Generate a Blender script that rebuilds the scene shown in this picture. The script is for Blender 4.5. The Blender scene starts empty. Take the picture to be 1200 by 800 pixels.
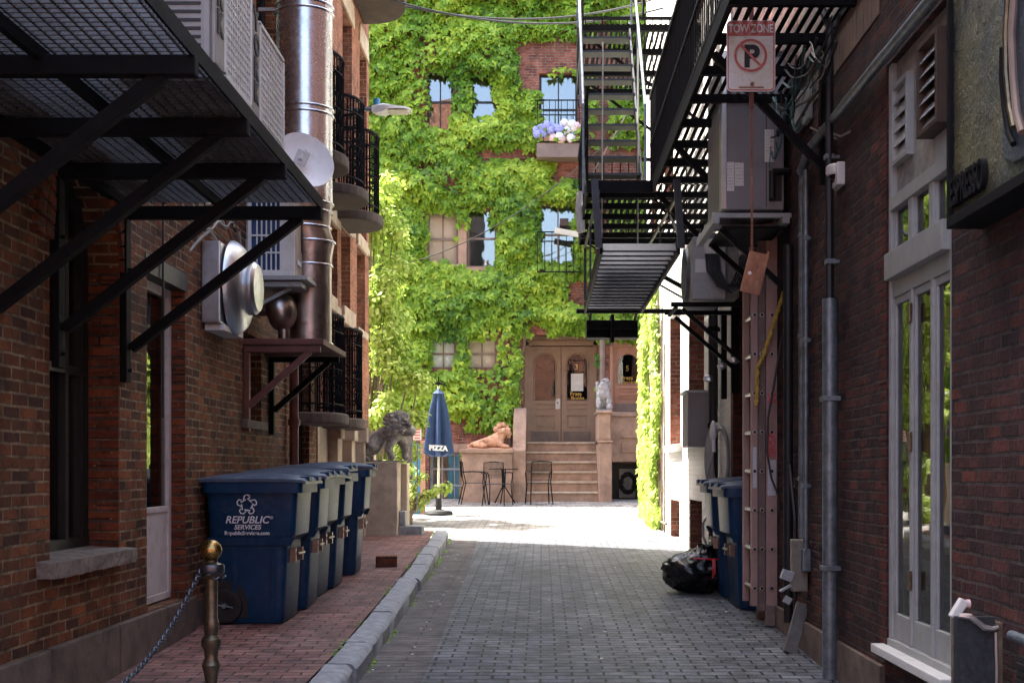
import bpy, bmesh, math, random
import numpy as np
from mathutils import Vector, Matrix, noise
R = math.radians
random.seed(7); rng = np.random.default_rng(7)
C = bpy.context.scene.collection
S = bpy.context.scene

# ------------------------------------------------------------ camera, sky, sun, exposure
cam = bpy.data.objects.new('camera', bpy.data.cameras.new('camera')); C.objects.link(cam)
cam.location = (0, 0, 1.55); cam.rotation_euler = (R(90), 0, 0)
cam.data.sensor_width = 36; cam.data.sensor_fit = 'HORIZONTAL'; cam.data.lens = 45
cam.data.shift_x = -35/1200; cam.data.shift_y = 152/1200
cam.data.clip_start = 0.1; cam.data.clip_end = 600
S.camera = cam
AZ, EL = R(28), R(62)
sd = Vector((-math.cos(AZ)*math.cos(EL), math.sin(AZ)*math.cos(EL), math.sin(EL)))
w = bpy.data.worlds.new("World"); S.world = w; w.use_nodes = True
nt = w.node_tree; bg = nt.nodes['Background']; sk = nt.nodes.new('ShaderNodeTexSky')
sk.sky_type = 'NISHITA'; sk.sun_disc = False; sk.sun_elevation = EL; sk.sun_rotation = math.atan2(sd.x, sd.y)
sk.dust_density = 4.5; sk.ozone_density = 1.0
nt.links.new(sk.outputs[0], bg.inputs[0]); bg.inputs[1].default_value = 0.15
sun = bpy.data.objects.new('sun', bpy.data.lights.new('sun', 'SUN')); C.objects.link(sun)
sun.data.energy = 5.0; sun.data.angle = R(0.53); sun.data.color = (1, .94, .84)
sun.rotation_euler = (-sd).to_track_quat('-Z', 'Y').to_euler(); sun.location = (-5, 5, 20)
S.view_settings.view_transform = 'Standard'; S.view_settings.look = 'None'
S.view_settings.gamma = 1; S.view_settings.use_curve_mapping = False
S.view_settings.exposure = 2.62
try:
    S.cycles.max_bounces = 8; S.cycles.diffuse_bounces = 5; S.cycles.transparent_max_bounces = 12
except Exception: pass

F = 1500.0
def P(px, py, D): return Vector(((px-635)*D/F, D, 1.55-(py-552)*D/F))   # a point of the place at real distance D
def G(y): return y/30.0                                                  # the alley climbs away from the camera
XL, XR = -2.5, 1.85

# ------------------------------------------------------------ materials
class N:
    def __init__(s, name):
        s.m = bpy.data.materials.new(name); s.m.use_nodes = True; s.t = s.m.node_tree
        s.b = s.t.nodes['Principled BSDF']; s.out = s.t.nodes['Material Output']
    def n(s, ty, **k):
        o = s.t.nodes.new('ShaderNode'+ty)
        for a, v in k.items(): setattr(o, a, v)
        return o
    def l(s, a, b): s.t.links.new(a, b)
    def val(s, sock, v):
        if isinstance(v, bpy.types.NodeSocket): s.l(v, sock)
        else: sock.default_value = v
    def math(s, op, a, b=0.0, c=None):
        o = s.n('Math', operation=op); s.val(o.inputs[0], a); s.val(o.inputs[1], b)
        if c is not None: s.val(o.inputs[2], c)
        return o.outputs[0]
    def pos(s): return s.n('NewGeometry').outputs['Position']
    def objc(s): return s.n('TexCoord').outputs['Object']
    def noise(s, vec, scale, detail=4, rough=.55):
        o = s.n('TexNoise'); s.l(vec, o.inputs['Vector']); o.inputs['Scale'].default_value = scale
        o.inputs['Detail'].default_value = detail; o.inputs['Roughness'].default_value = rough
        return o.outputs[0]
    def ramp(s, fac, stops):
        o = s.n('ValToRGB'); s.l(fac, o.inputs[0]); e = o.color_ramp.elements
        while len(e) < len(stops): e.new(.5)
        for i, (p, c) in enumerate(stops):
            e[i].position = p; e[i].color = (*c, 1) if len(c) == 3 else c
        return o.outputs[0]
    def mix(s, fac, a, b, mode='MIX'):
        o = s.n('Mix', data_type='RGBA', blend_type=mode); s.val(o.inputs[0], fac)
        for sock, v in ((o.inputs[6], a), (o.inputs[7], b)):
            if isinstance(v, bpy.types.NodeSocket): s.l(v, sock)
            else: sock.default_value = (*v, 1)
        return o.outputs[2]
    def bump(s, h, strength=.5, dist=.01):
        o = s.n('Bump'); s.l(h, o.inputs['Height']); o.inputs['Strength'].default_value = strength
        o.inputs['Distance'].default_value = dist; s.l(o.outputs[0], s.b.inputs['Normal'])
    def set(s, col=None, rough=None, metal=None, spec=None):
        if col is not None:
            if isinstance(col, bpy.types.NodeSocket): s.l(col, s.b.inputs['Base Color'])
            else: s.b.inputs['Base Color'].default_value = (*col, 1)
        if rough is not None: s.val(s.b.inputs['Roughness'], rough)
        if metal is not None: s.b.inputs['Metallic'].default_value = metal
        if spec is not None: s.b.inputs['Specular IOR Level'].default_value = spec
        return s.m

def dirty(name, col, rough=.6, metal=0, var=.35, scale=6, bump=.15, col2=None, amt=.5, spec=None):
    "plain surface with mottling, a second tone of grime or rust and a fine bump"
    k = N(name); p = k.objc()
    n1 = k.noise(p, scale, 6); n2 = k.noise(p, scale*7, 4)
    lo = tuple(c*(1-var) for c in col); hi = tuple(min(1, c*(1+var)) for c in col)
    c = k.ramp(n1, [(.3, lo), (.7, hi)])
    if col2: c = k.mix(k.math('MULTIPLY', k.ramp(k.noise(p, scale*2.3, 8, .7), [(.5, (0,0,0)), (.68, (1,1,1))]), amt), c, col2)
    r = k.math('ADD', k.math('MULTIPLY', n2, .25), rough-.12)
    k.bump(n2, bump, .004)
    return k.set(c, r, metal, spec)

def wallvec(k):
    "u along the wall whichever way it faces, v up"
    g = k.n('NewGeometry'); sp = k.n('SeparateXYZ'); k.l(g.outputs['Position'], sp.inputs[0])
    sn = k.n('SeparateXYZ'); k.l(g.outputs['True Normal'], sn.inputs[0])
    ax = k.math('GREATER_THAN', k.math('ABSOLUTE', sn.outputs[0]), .5)
    u = k.math('ADD', k.math('MULTIPLY', sp.outputs[1], ax), k.math('MULTIPLY', sp.outputs[0], k.math('SUBTRACT', 1.0, ax)))
    az = k.math('GREATER_THAN', k.math('ABSOLUTE', sn.outputs[2]), .5)
    v = k.math('ADD', k.math('MULTIPLY', sp.outputs[1], az), k.math('MULTIPLY', sp.outputs[2], k.math('SUBTRACT', 1.0, az)))
    wob = k.noise(g.outputs['Position'], 2.2, 3)
    wob2 = k.noise(g.outputs['Position'], 14, 2)
    v = k.math('ADD', v, k.math('MULTIPLY', wob, .016))
    v = k.math('ADD', v, k.math('MULTIPLY', wob2, .010)); u = k.math('ADD', u, k.math('MULTIPLY', wob2, .02))
    cb = k.n('CombineXYZ'); k.l(u, cb.inputs[0]); k.l(v, cb.inputs[1])
    return cb.outputs[0], g.outputs['Position']

def bricks(name, cols, mortar, bw=.195, bh=.0605, ms=.0085, stain=(.02,.017,.015), stain_amt=.6, bumpd=.017, tri=None, paint=None, rough=.85, flat=False, off=.5):
    k = N(name)
    if flat:
        g = k.n('NewGeometry'); pos = g.outputs['Position']; sp = k.n('SeparateXYZ'); k.l(pos, sp.inputs[0])
        wb = k.noise(pos, 1.3, 3); wb2 = k.noise(pos, 11, 2)
        cb = k.n('CombineXYZ')
        k.l(k.math('ADD', sp.outputs[0], k.math('MULTIPLY', wb2, .018)), cb.inputs[0])
        k.l(k.math('ADD', k.math('ADD', sp.outputs[1], k.math('MULTIPLY', wb, .09)), k.math('MULTIPLY', wb2, .012)), cb.inputs[1]); vec = cb.outputs[0]
    else: vec, pos = wallvec(k)
    b = k.n('TexBrick'); k.l(vec, b.inputs['Vector']); b.offset = off
    b.inputs['Scale'].default_value = 1; b.inputs['Brick Width'].default_value = bw; b.inputs['Row Height'].default_value = bh
    b.inputs['Mortar Size'].default_value = ms; b.inputs['Mortar Smooth'].default_value = .35; b.inputs['Bias'].default_value = 0
    b.inputs['Color1'].default_value = (0,0,0,1); b.inputs['Color2'].default_value = (1,1,1,1); b.inputs['Mortar'].default_value = (.5,.5,.5,1)
    n = len(cols); rc = k.ramp(b.outputs['Color'], [(i/max(1,n-1)*.8+.1, c) for i, c in enumerate(cols)])
    fine = k.noise(pos, 38, 6, .7); mid = k.noise(pos, 5, 5, .6); big = k.noise(pos, .9, 5, .6)
    rc = k.mix(.55, rc, k.ramp(fine, [(.25, (.25,.25,.25)), (.75, (1.0,1.0,1.0))]), 'MULTIPLY')
    rc = k.mix(.85, rc, k.ramp(mid, [(.33, (.28,.26,.26)), (.62, (1.15,1.12,1.1))]), 'MULTIPLY')
    mc = k.mix(.9, mortar, k.ramp(k.noise(pos, 6, 7, .7), [(.36, (.12,.11,.1)), (.62, (1.2,1.15,1.1))]), 'MULTIPLY')
    c = k.mix(b.outputs['Fac'], rc, mc)
    if paint:
        pm = k.ramp(k.noise(pos, 3.1, 9, .72), [(.30, (0,0,0)), (.42, (1,1,1))])
        c = k.mix(k.math('MULTIPLY', pm, .97), c, k.mix(.25, paint, k.ramp(fine, [(.3, (.5,.5,.5)), (.7, (1,1,1))]), 'MULTIPLY'))
    c = k.mix(k.math('MULTIPLY', k.ramp(big, [(.42, (0,0,0)), (.72, (1,1,1))]), stain_amt), c, stain)
    if flat:   # worn lanes, dark spills and pale dust
        sx = k.n('SeparateXYZ'); k.l(pos, sx.inputs[0]); lv = k.n('CombineXYZ'); k.l(k.math('MULTIPLY', sx.outputs[0], 2.6), lv.inputs[0]); k.l(k.math('MULTIPLY', sx.outputs[1], .22), lv.inputs[1])
        c = k.mix(.55, c, k.ramp(k.noise(lv.outputs[0], 1.0, 5, .6), [(.3, (.55,.55,.57)), (.7, (1.25,1.25,1.22))]), 'MULTIPLY')
        c = k.mix(k.math('MULTIPLY', k.ramp(k.noise(pos, 1.7, 8, .7), [(.56, (0,0,0)), (.66, (1,1,1))]), .5), c, tuple(q*.45 for q in stain))
        gap = k.math('MULTIPLY', b.outputs['Fac'], k.ramp(k.noise(pos, 7.5, 3, .6), [(.42, (0,0,0)), (.55, (1,1,1))]))
        c = k.mix(k.math('MULTIPLY', gap, .85), c, (.006,.006,.006))
    if not flat:   # white bloom and splashes of old mortar
        c = k.mix(k.math('MULTIPLY', k.ramp(k.noise(pos, 4.1, 9, .75), [(.62, (0,0,0)), (.74, (1,1,1))]), .35), c, tuple(min(1, m*1.3) for m in mortar))
    h = k.math('ADD', k.math('MULTIPLY', b.outputs['Fac'], -1.0), k.math('ADD', k.math('MULTIPLY', fine, .8), k.math('MULTIPLY', mid, .8)))
    k.bump(h, .9, bumpd)
    return k.set(c, rough, 0, .3)

M = {}
M['brick_left'] = bricks('brick_left', [(.17,.056,.022), (.25,.08,.03), (.33,.105,.036), (.18,.075,.036), (.42,.135,.042), (.11,.042,.025)], (.34,.24,.15))
M['brick_reveal'] = bricks('brick_reveal', [(.27,.075,.03), (.36,.1,.04), (.22,.06,.03)], (.12,.09,.07), bw=.4, stain_amt=.35)
M['brick_far'] = bricks('brick_far', [(.42,.16,.095), (.5,.2,.12), (.36,.14,.085)], (.42,.3,.22), stain_amt=.15, ms=.006)
M['brick_right'] = bricks('brick_right', [(.06,.023,.025), (.11,.036,.034), (.16,.05,.04), (.065,.03,.036), (.2,.06,.042)], (.085,.066,.066), stain_amt=.6, stain=(.022,.016,.018), bumpd=.034)
M['brick_red'] = bricks('brick_red', [(.17,.03,.022), (.2,.045,.03), (.14,.03,.022)], (.09,.05,.045), stain_amt=.5)
M['brick_facade'] = bricks('brick_facade', [(.36,.12,.075), (.46,.17,.11), (.3,.09,.06)], (.34,.25,.2), stain_amt=.2)
M['brick_white'] = bricks('brick_white', [(.4,.36,.32), (.5,.45,.4), (.33,.26,.22)], (.4,.36,.33), paint=(.74,.72,.67), stain_amt=.18, stain=(.3,.26,.23))
M['pavers'] = bricks('pavers', [(.155,.178,.222), (.21,.232,.278), (.265,.283,.32), (.18,.198,.235)], (.02,.021,.024), bw=.2, bh=.105, ms=.0095, stain=(.12,.13,.145), stain_amt=.5, flat=True, rough=.5, bumpd=.025)
M['border_pavers'] = bricks('border_pavers', [(.15,.14,.145), (.2,.18,.18), (.17,.15,.15)], (.05,.048,.045), bw=.6, bh=.105, ms=.006, stain=(.1,.1,.1), stain_amt=.4, flat=True, rough=.65, bumpd=.016)
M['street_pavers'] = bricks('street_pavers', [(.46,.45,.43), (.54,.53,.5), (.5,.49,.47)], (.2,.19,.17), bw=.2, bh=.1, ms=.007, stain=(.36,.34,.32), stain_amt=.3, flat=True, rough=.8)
M['walk_bricks'] = bricks('walk_bricks', [(.27,.115,.095), (.36,.16,.13), (.44,.23,.19), (.3,.155,.14)], (.045,.035,.034), bw=.2, bh=.1, ms=.007, stain=(.25,.18,.17), stain_amt=.4, flat=True, rough=.6, bumpd=.016)
M['granite'] = dirty('granite', (.27,.275,.28), .75, var=.3, scale=9, bump=.5, col2=(.12,.12,.12), amt=.5)
M['kerb'] = dirty('kerb', (.26,.27,.29), .7, var=.28, scale=14, bump=.6, col2=(.12,.12,.12), amt=.45)
M['plinth'] = dirty('plinth', (.13,.095,.075), .85, var=.4, scale=5, bump=.6, col2=(.05,.04,.035), amt=.7)
M['brownstone'] = dirty('brownstone', (.36,.23,.16), .85, var=.3, scale=4, bump=.5, col2=(.22,.15,.11), amt=.6)
M['sandstone'] = dirty('sandstone', (.45,.36,.27), .85, var=.25, scale=4, bump=.4, col2=(.25,.2,.16), amt=.5)
M['slab_brown'] = dirty('slab_brown', (.065,.045,.037), .8, var=.3, scale=5, bump=.4, col2=(.05,.04,.035), amt=.6)
M['unit_beige'] = dirty('unit_beige', (.27,.245,.225), .5, var=.12, scale=4, bump=.05, col2=(.16,.12,.1), amt=.5)
M['grating'] = dirty('grating', (.13,.127,.13), .45, .4, var=.25, scale=9, bump=.2, col2=(.08,.07,.06), amt=.6)
M['board_black'] = dirty('board_black', (.02,.022,.027), .7, var=.5, scale=20, bump=.4, col2=(.06,.065,.07), amt=.5)
M['board_beige'] = dirty('board_beige', (.22,.19,.15), .7, var=.2, scale=7, bump=.2, col2=(.1,.08,.06), amt=.6)
M['soil'] = dirty('soil', (.08,.07,.05), .9, var=.4, scale=5)
M['asphalt'] = dirty('asphalt', (.06,.06,.062), .85, var=.3, scale=8)
M['sill'] = dirty('sill', (.22,.18,.15), .85, var=.35, scale=16, bump=.8, col2=(.07,.055,.045), amt=.7)
M['black_iron'] = dirty('black_iron', (.005,.005,.0065), .72, var=.4, scale=9, bump=.3, col2=(.02,.012,.008), amt=.35, spec=.15)
M['iron_blue'] = dirty('iron_blue', (.018,.024,.035), .45, var=.4, scale=9, bump=.3, col2=(.07,.05,.04), amt=.5)
M['galv_pipe'] = dirty('galv_pipe', (.2,.235,.26), .45, .6, var=.35, scale=12, bump=.2, col2=(.1,.1,.1), amt=.6)
M['steel'] = dirty('steel', (.68,.69,.72), .27, 1.0, var=.08, scale=2, bump=.01, col2=(.5,.4,.34), amt=.4)
M['steel_dark'] = dirty('steel_dark', (.4,.34,.31), .33, 1.0, var=.3, scale=4, bump=.06, col2=(.14,.09,.06), amt=.7)
M['bright_steel'] = dirty('bright_steel', (.62,.63,.64), .36, 1.0, var=.12, scale=3, bump=.03, col2=(.4,.36,.3), amt=.4)
M['white_metal'] = dirty('white_metal', (.68,.67,.64), .45, var=.08, scale=4, bump=.05, col2=(.42,.37,.3), amt=.35)
M['dish_white'] = dirty('dish_white', (.84,.82,.79), .4, var=.06, scale=4, bump=.03, col2=(.45,.38,.32), amt=.35)
M['beige_metal'] = dirty('beige_metal', (.52,.45,.38), .5, var=.12, scale=4, bump=.05, col2=(.25,.18,.13), amt=.5)
M['grey_metal'] = dirty('grey_metal', (.23,.215,.23), .48, var=.1, scale=2, bump=.04, col2=(.12,.11,.11), amt=.35)
M['grey_light'] = dirty('grey_light', (.36,.37,.37), .5, var=.12, scale=4, bump=.05, col2=(.22,.2,.18), amt=.5)
M['frame_grey'] = dirty('frame_grey', (.33,.335,.325), .5, var=.1, scale=5, bump=.08, col2=(.2,.19,.17), amt=.4)
M['frame_dark'] = dirty('frame_dark', (.016,.015,.014), .5, var=.3, scale=5, bump=.1)
M['frame_brown'] = dirty('frame_brown', (.2,.14,.11), .55, var=.2, scale=5)
M['door_paint'] = dirty('door_paint', (.66,.6,.57), .5, var=.08, scale=4, bump=.05, col2=(.3,.25,.22), amt=.5)
M['stucco'] = dirty('stucco', (.28,.265,.24), .9, var=.25, scale=18, bump=1.0)
M['wood_brown'] = dirty('wood_brown', (.06,.033,.022), .6, var=.35, scale=6, bump=.2, col2=(.08,.045,.03), amt=.6)
M['wood_grey'] = dirty('wood_grey', (.12,.115,.11), .8, var=.35, scale=8, bump=.5)
M['door_brown'] = dirty('door_brown', (.33,.215,.145), .5, var=.12, scale=3, col2=(.22,.14,.095), amt=.5)
M['door_red'] = dirty('door_red', (.38,.19,.12), .5, var=.12, scale=3, col2=(.25,.13,.08), amt=.5)
M['bin_blue'] = dirty('bin_blue', (.0025,.033,.09), .44, var=.2, scale=5, bump=.16, col2=(.04,.075,.12), amt=.45, spec=.3)
M['bin_lid'] = dirty('bin_lid', (.05,.075,.12), .4, var=.25, scale=5, bump=.12, col2=(.2,.2,.2), amt=.35)
M['rubber'] = dirty('rubber', (.012,.012,.013), .6, var=.3)
M['white_print'] = dirty('white_print', (.75,.76,.78), .6, var=.08, scale=40)
M['paper'] = dirty('paper', (.72,.7,.66), .8, var=.05)
M['brass'] = dirty('brass', (.45,.29,.1), .28, 1.0, var=.35, scale=16, bump=.15, col2=(.12,.08,.04), amt=.6)
M['bronze'] = dirty('bronze', (.16,.13,.085), .38, .8, var=.4, scale=16, bump=.2, col2=(.05,.04,.03), amt=.6)
M['chain'] = dirty('chain', (.1,.1,.11), .35, .9, var=.3)
M['ladder_red'] = dirty('ladder_red', (.36,.22,.185), .55, var=.15, scale=5, bump=.1, col2=(.27,.19,.18), amt=.6)
M['ladder_brown'] = dirty('ladder_brown', (.15,.1,.085), .6, var=.2, scale=5, bump=.1, col2=(.25,.19,.17), amt=.6)
M['aluminium'] = dirty('aluminium', (.6,.6,.6), .35, .9, var=.15)
M['rust'] = dirty('rust', (.3,.12,.06), .8, var=.35, scale=10, bump=.5, col2=(.42,.3,.25), amt=.4)
M['red_iron'] = dirty('red_iron', (.12,.035,.025), .6, var=.3, scale=10, bump=.3)
M['rope'] = dirty('rope', (.55,.36,.06), .8, var=.3, scale=60, bump=.8)
M['cable_black'] = dirty('cable_black', (.01,.01,.012), .5, var=.3)
M['cable_grey'] = dirty('cable_grey', (.3,.29,.27), .6, var=.2)
M['cable_teal'] = dirty('cable_teal', (.05,.13,.14), .6, var=.2)
M['sign_red'] = dirty('sign_red', (.5,.1,.09), .5, var=.12, scale=12, col2=(.62,.35,.32), amt=.7)
M['sign_white'] = dirty('sign_white', (.68,.66,.62), .5, var=.08, scale=12, col2=(.5,.38,.28), amt=.5)
M['sign_black'] = dirty('sign_black', (.015,.015,.02), .5, var=.2)
M['label_print'] = dirty('label_print', (.55,.55,.57), .6, var=.5, scale=140)
M['bag'] = dirty('bag', (.008,.008,.009), .22, var=.2, bump=.5, scale=9)
M['red_tie'] = dirty('red_tie', (.55,.02,.03), .4, var=.1)
M['statue'] = dirty('statue', (.27,.245,.215), .85, var=.45, scale=12, bump=1.0, col2=(.06,.055,.05), amt=.85)
M['terracotta'] = dirty('terracotta', (.52,.27,.16), .8, var=.3, scale=14, bump=.8, col2=(.6,.45,.36), amt=.5)
M['grey_statue'] = dirty('grey_statue', (.33,.31,.31), .85, var=.4, scale=14, bump=.8, col2=(.12,.11,.11), amt=.6)
M['umbrella_blue'] = dirty('umbrella_blue', (.022,.05,.13), .8, var=.2, scale=6, bump=.3)
M['pole_cream'] = dirty('pole_cream', (.55,.52,.42), .5, var=.1)
M['blue_paint'] = dirty('blue_paint', (.05,.24,.42), .6, var=.15)
M['blind'] = dirty('blind', (.78,.66,.52), .8, var=.06, scale=3)
M['curtain_sky_white'] = dirty('curtain_sky_white', (.82,.84,.84), .8, var=.06, scale=3)
M['bark'] = dirty('bark', (.12,.09,.06), .9, var=.4, scale=20, bump=1.0)
M['petal_blue'] = dirty('petal_blue', (.32,.33,.66), .8, var=.2, scale=60)
M['petal_white'] = dirty('petal_white', (.75,.72,.7), .8, var=.1, scale=60)
M['petal_pink'] = dirty('petal_pink', (.75,.52,.5), .8, var=.1, scale=60)
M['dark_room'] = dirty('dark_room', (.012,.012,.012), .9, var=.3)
M['curtain_tan'] = dirty('curtain_tan', (.2,.16,.12), .9, var=.3)
M['wreath_grey'] = dirty('wreath_grey', (.3,.33,.33), .8, var=.4, scale=30)
M['roofing'] = dirty('roofing', (.08,.08,.08), .9)
def glass(name, ior=1.6, tint=(.75,.8,.8)):
    k = N(name); fr = k.n('Fresnel'); fr.inputs[0].default_value = ior
    gl = k.n('BsdfGlossy'); gl.inputs['Roughness'].default_value = .015; tr = k.n('BsdfTransparent'); tr.inputs[0].default_value = (*tint, 1)
    bp = k.n('Bump'); k.l(k.noise(k.pos(), 1.6, 2), bp.inputs['Height']); bp.inputs['Strength'].default_value = .12; bp.inputs['Distance'].default_value = .02
    k.l(bp.outputs[0], gl.inputs['Normal'])
    mx = k.n('MixShader'); k.l(fr.outputs[0], mx.inputs[0]); k.l(tr.outputs[0], mx.inputs[1]); k.l(gl.outputs[0], mx.inputs[2])
    k.l(mx.outputs[0], k.out.inputs['Surface']); return k.m
M['glass'] = glass('glass', 1.9); M['glass_door'] = glass('glass_door', 1.75, (.6,.63,.62))
M['glass_thin'] = glass('glass_thin', 1.45, (.93,.95,.95)); M['glass_sky'] = glass('glass_sky', 2.9)
def sign_relief():
    k = N('relief'); p = k.pos(); n1 = k.noise(p, 55, 6, .7); n2 = k.noise(p, 4, 4)
    c = k.ramp(n2, [(.3, (.022,.03,.035)), (.5, (.075,.07,.04)), (.7, (.13,.11,.045))])
    k.bump(n1, 1.0, .02); return k.set(c, .35, .35)
M['relief'] = sign_relief()
def relief_blue():
    k = N('relief_blue'); p = k.pos(); k.bump(k.noise(p, 60, 6, .7), 1.0, .015); return k.set((.025,.04,.06), .35, .3)
M['relief_blue'] = relief_blue()
def leafmat(name, stops, transl=.35):
    k = N(name); a = k.n('Attribute'); a.attribute_name = 'tint'
    c = k.ramp(a.outputs['Fac'], stops)
    d = k.n('BsdfPrincipled') ; k.l(c, k.b.inputs['Base Color']); k.b.inputs['Roughness'].default_value = .45; k.b.inputs['Specular IOR Level'].default_value = .35
    k.t.nodes.remove(d)
    t = k.n('BsdfTranslucent'); k.l(k.mix(.5, c, (.25,.4,.03), 'MIX'), t.inputs[0])
    mx = k.n('MixShader'); mx.inputs[0].default_value = transl; k.l(k.b.outputs[0], mx.inputs[1]); k.l(t.outputs[0], mx.inputs[2])
    k.l(mx.outputs[0], k.out.inputs['Surface']); return k.m
M['ivy'] = leafmat('ivy', [(.0, (.045,.12,.018)), (.35, (.14,.28,.022)), (.7, (.28,.44,.032)), (1.0, (.5,.62,.06))])
M['sun_leaf'] = leafmat('sun_leaf', [(.0, (.16,.24,.04)), (.5, (.38,.5,.1)), (1.0, (.58,.66,.22))], .45)  # paled leaf colours carry the strong sunlight on these plants
M['moss'] = dirty('moss', (.1,.13,.04), .9, var=.5, scale=30, bump=.8)

# ------------------------------------------------------------ mesh builder
class MB:
    def __init__(s): s.v = []; s.f = []; s.mi = []; s.cuts = []
    def add(s, vs, fs, mi=0):
        o = len(s.v); s.v += [tuple(p) for p in vs]
        f0 = len(s.f)
        for f in fs: s.f.append([i+o for i in f]); s.mi.append(mi)
        s.cuts.append((o, len(s.v), f0, len(s.f)))
        return s
    def box(s, x0, x1, y0, y1, z0, z1, mi=0):
        v = [(x, y, z) for z in (z0, z1) for y in (y0, y1) for x in (x0, x1)]
        return s.add(v, [(0,2,3,1),(4,5,7,6),(0,1,5,4),(2,6,7,3),(0,4,6,2),(1,3,7,5)], mi)
    def ob(s, c, sx, sy, sz, rot=None, mi=0):
        m = rot or Matrix.Identity(3)
        v = [Vector(c)+m@Vector((x*sx/2, y*sy/2, z*sz/2)) for z in (-1,1) for y in (-1,1) for x in (-1,1)]
        return s.add(v, [(0,2,3,1),(4,5,7,6),(0,1,5,4),(2,6,7,3),(0,4,6,2),(1,3,7,5)], mi)
    def bar(s, p, q, w, h=None, up=(0,0,1), mi=0):
        p = Vector(p); q = Vector(q); h = h or w; d = (q-p).normalized(); u = Vector(up)
        if abs(d.dot(u)) > .98: u = Vector((0,1,0))
        a = d.cross(u).normalized()*w/2; b = a.cross(d).normalized()*h/2
        v = [p-a-b, p+a-b, p+a+b, p-a+b, q-a-b, q+a-b, q+a+b, q-a+b]
        return s.add(v, [(3,2,1,0),(4,5,6,7),(0,1,5,4),(1,2,6,5),(2,3,7,6),(3,0,4,7)], mi)
    def tube(s, pts, r, n=8, closed=False, mi=0):
        pts = [Vector(p) for p in pts]; L = len(pts); rs = r if isinstance(r, (list, tuple)) else [r]*L
        vs = []; ref = None
        for i, p in enumerate(pts):
            if closed: d = pts[(i+1) % L]-pts[i-1]
            else: d = pts[min(i+1, L-1)]-pts[max(i-1, 0)]
            d.normalize()
            if ref is None: ref = d.orthogonal().normalized()
            ref = (ref-d*ref.dot(d)).normalized(); b = d.cross(ref)
            vs += [p+(ref*math.cos(t*2*math.pi/n)+b*math.sin(t*2*math.pi/n))*rs[i] for t in range(n)]
        fs = []
        for i in range(L if closed else L-1):
            j = (i+1) % L
            for t in range(n): fs.append((i*n+t, i*n+(t+1) % n, j*n+(t+1) % n, j*n+t))
        if not closed: fs += [tuple(range(n))[::-1], tuple((L-1)*n+t for t in range(n))]
        return s.add(vs, fs, mi)
    def lathe(s, c, ax, prof, n=20, mi=0, sq=1.0):
        c = Vector(c); ax = Vector(ax).normalized(); a = ax.orthogonal().normalized(); b = ax.cross(a)
        vs = [c+ax*t+(a*math.cos(i*2*math.pi/n)+b*math.sin(i*2*math.pi/n)*sq)*r for (r, t) in prof for i in range(n)]
        fs = [(k*n+i, k*n+(i+1) % n, (k+1)*n+(i+1) % n, (k+1)*n+i) for k in range(len(prof)-1) for i in range(n)]
        fs += [tuple(range(n))[::-1], tuple((len(prof)-1)*n+i for i in range(n))]
        return s.add(vs, fs, mi)
    def loft(s, rings, mi=0):
        n = len(rings[0]); vs = [p for r in rings for p in r]
        fs = [(k*n+i, k*n+(i+1) % n, (k+1)*n+(i+1) % n, (k+1)*n+i) for k in range(len(rings)-1) for i in range(n)]
        fs += [tuple(range(n))[::-1], tuple((len(rings)-1)*n+i for i in range(n))]
        return s.add(vs, fs, mi)
    def prism(s, pts, off, mi=0):
        pts = [Vector(p) for p in pts]; off = Vector(off); n = len(pts)
        return s.add(pts+[p+off for p in pts], [tuple(range(n))[::-1], tuple(range(n, 2*n))]+[(i, (i+1) % n, n+(i+1) % n, n+i) for i in range(n)], mi)
    def blob(s, c, rad, amp=.15, fr=3, seed=0, seg=20, rings=12, mi=0):
        c = Vector(c); vs = []
        for i in range(rings+1):
            th = math.pi*i/rings
            for j in range(seg):
                ph = 2*math.pi*j/seg; d = Vector((math.sin(th)*math.cos(ph), math.sin(th)*math.sin(ph), math.cos(th)))
                k = 1+amp*noise.noise(d*fr+Vector((seed*3.1, seed, 0)))*2
                vs.append(c+Vector((d.x*rad[0]*k, d.y*rad[1]*k, d.z*rad[2]*k)))
        fs = [(i*seg+j, (i+1)*seg+j, (i+1)*seg+(j+1) % seg, i*seg+(j+1) % seg) for i in range(rings) for j in range(seg)]
        return s.add(vs, fs, mi)
    SPLIT = {'bands': 'band', 'bolt': 'bolt', 'brace': 'brace', 'cheek_wall': 'cheek_wall', 'clamp': 'clamp', 'clips': 'clip', 'feet': 'foot', 'fittings': 'fitting', 'flower_head': 'flower_head', 'foot': 'foot', 'handle': 'handle', 'hinge': 'hinge',
             'jamb_bricks': 'jamb_bricks', 'label_lines': 'label_lines', 'labels': 'label', 'ribs': 'rib', 'stone_trim': 'stone_trim', 'tie_rods': 'tie_rod', 'wall_strap': 'wall_strap', 'warning_label': 'warning_label'}
    def clusters(s, tol=.035):
        "the primitives grouped into pieces that touch"
        par = list(range(len(s.cuts)))
        def root(i):
            while par[i] != i: i = par[i]
            return i
        bb = []
        for v0, v1, f0, f1 in s.cuts:
            a = np.array(s.v[v0:v1]); bb.append((a.min(0)-tol, a.max(0)+tol))
        for i in range(len(bb)):
            for j in range(i):
                if (bb[i][0] <= bb[j][1]).all() and (bb[j][0] <= bb[i][1]).all(): par[root(i)] = root(j)
        out = {}
        for i in range(len(bb)): out.setdefault(root(i), []).append(i)
        return list(out.values())
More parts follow.
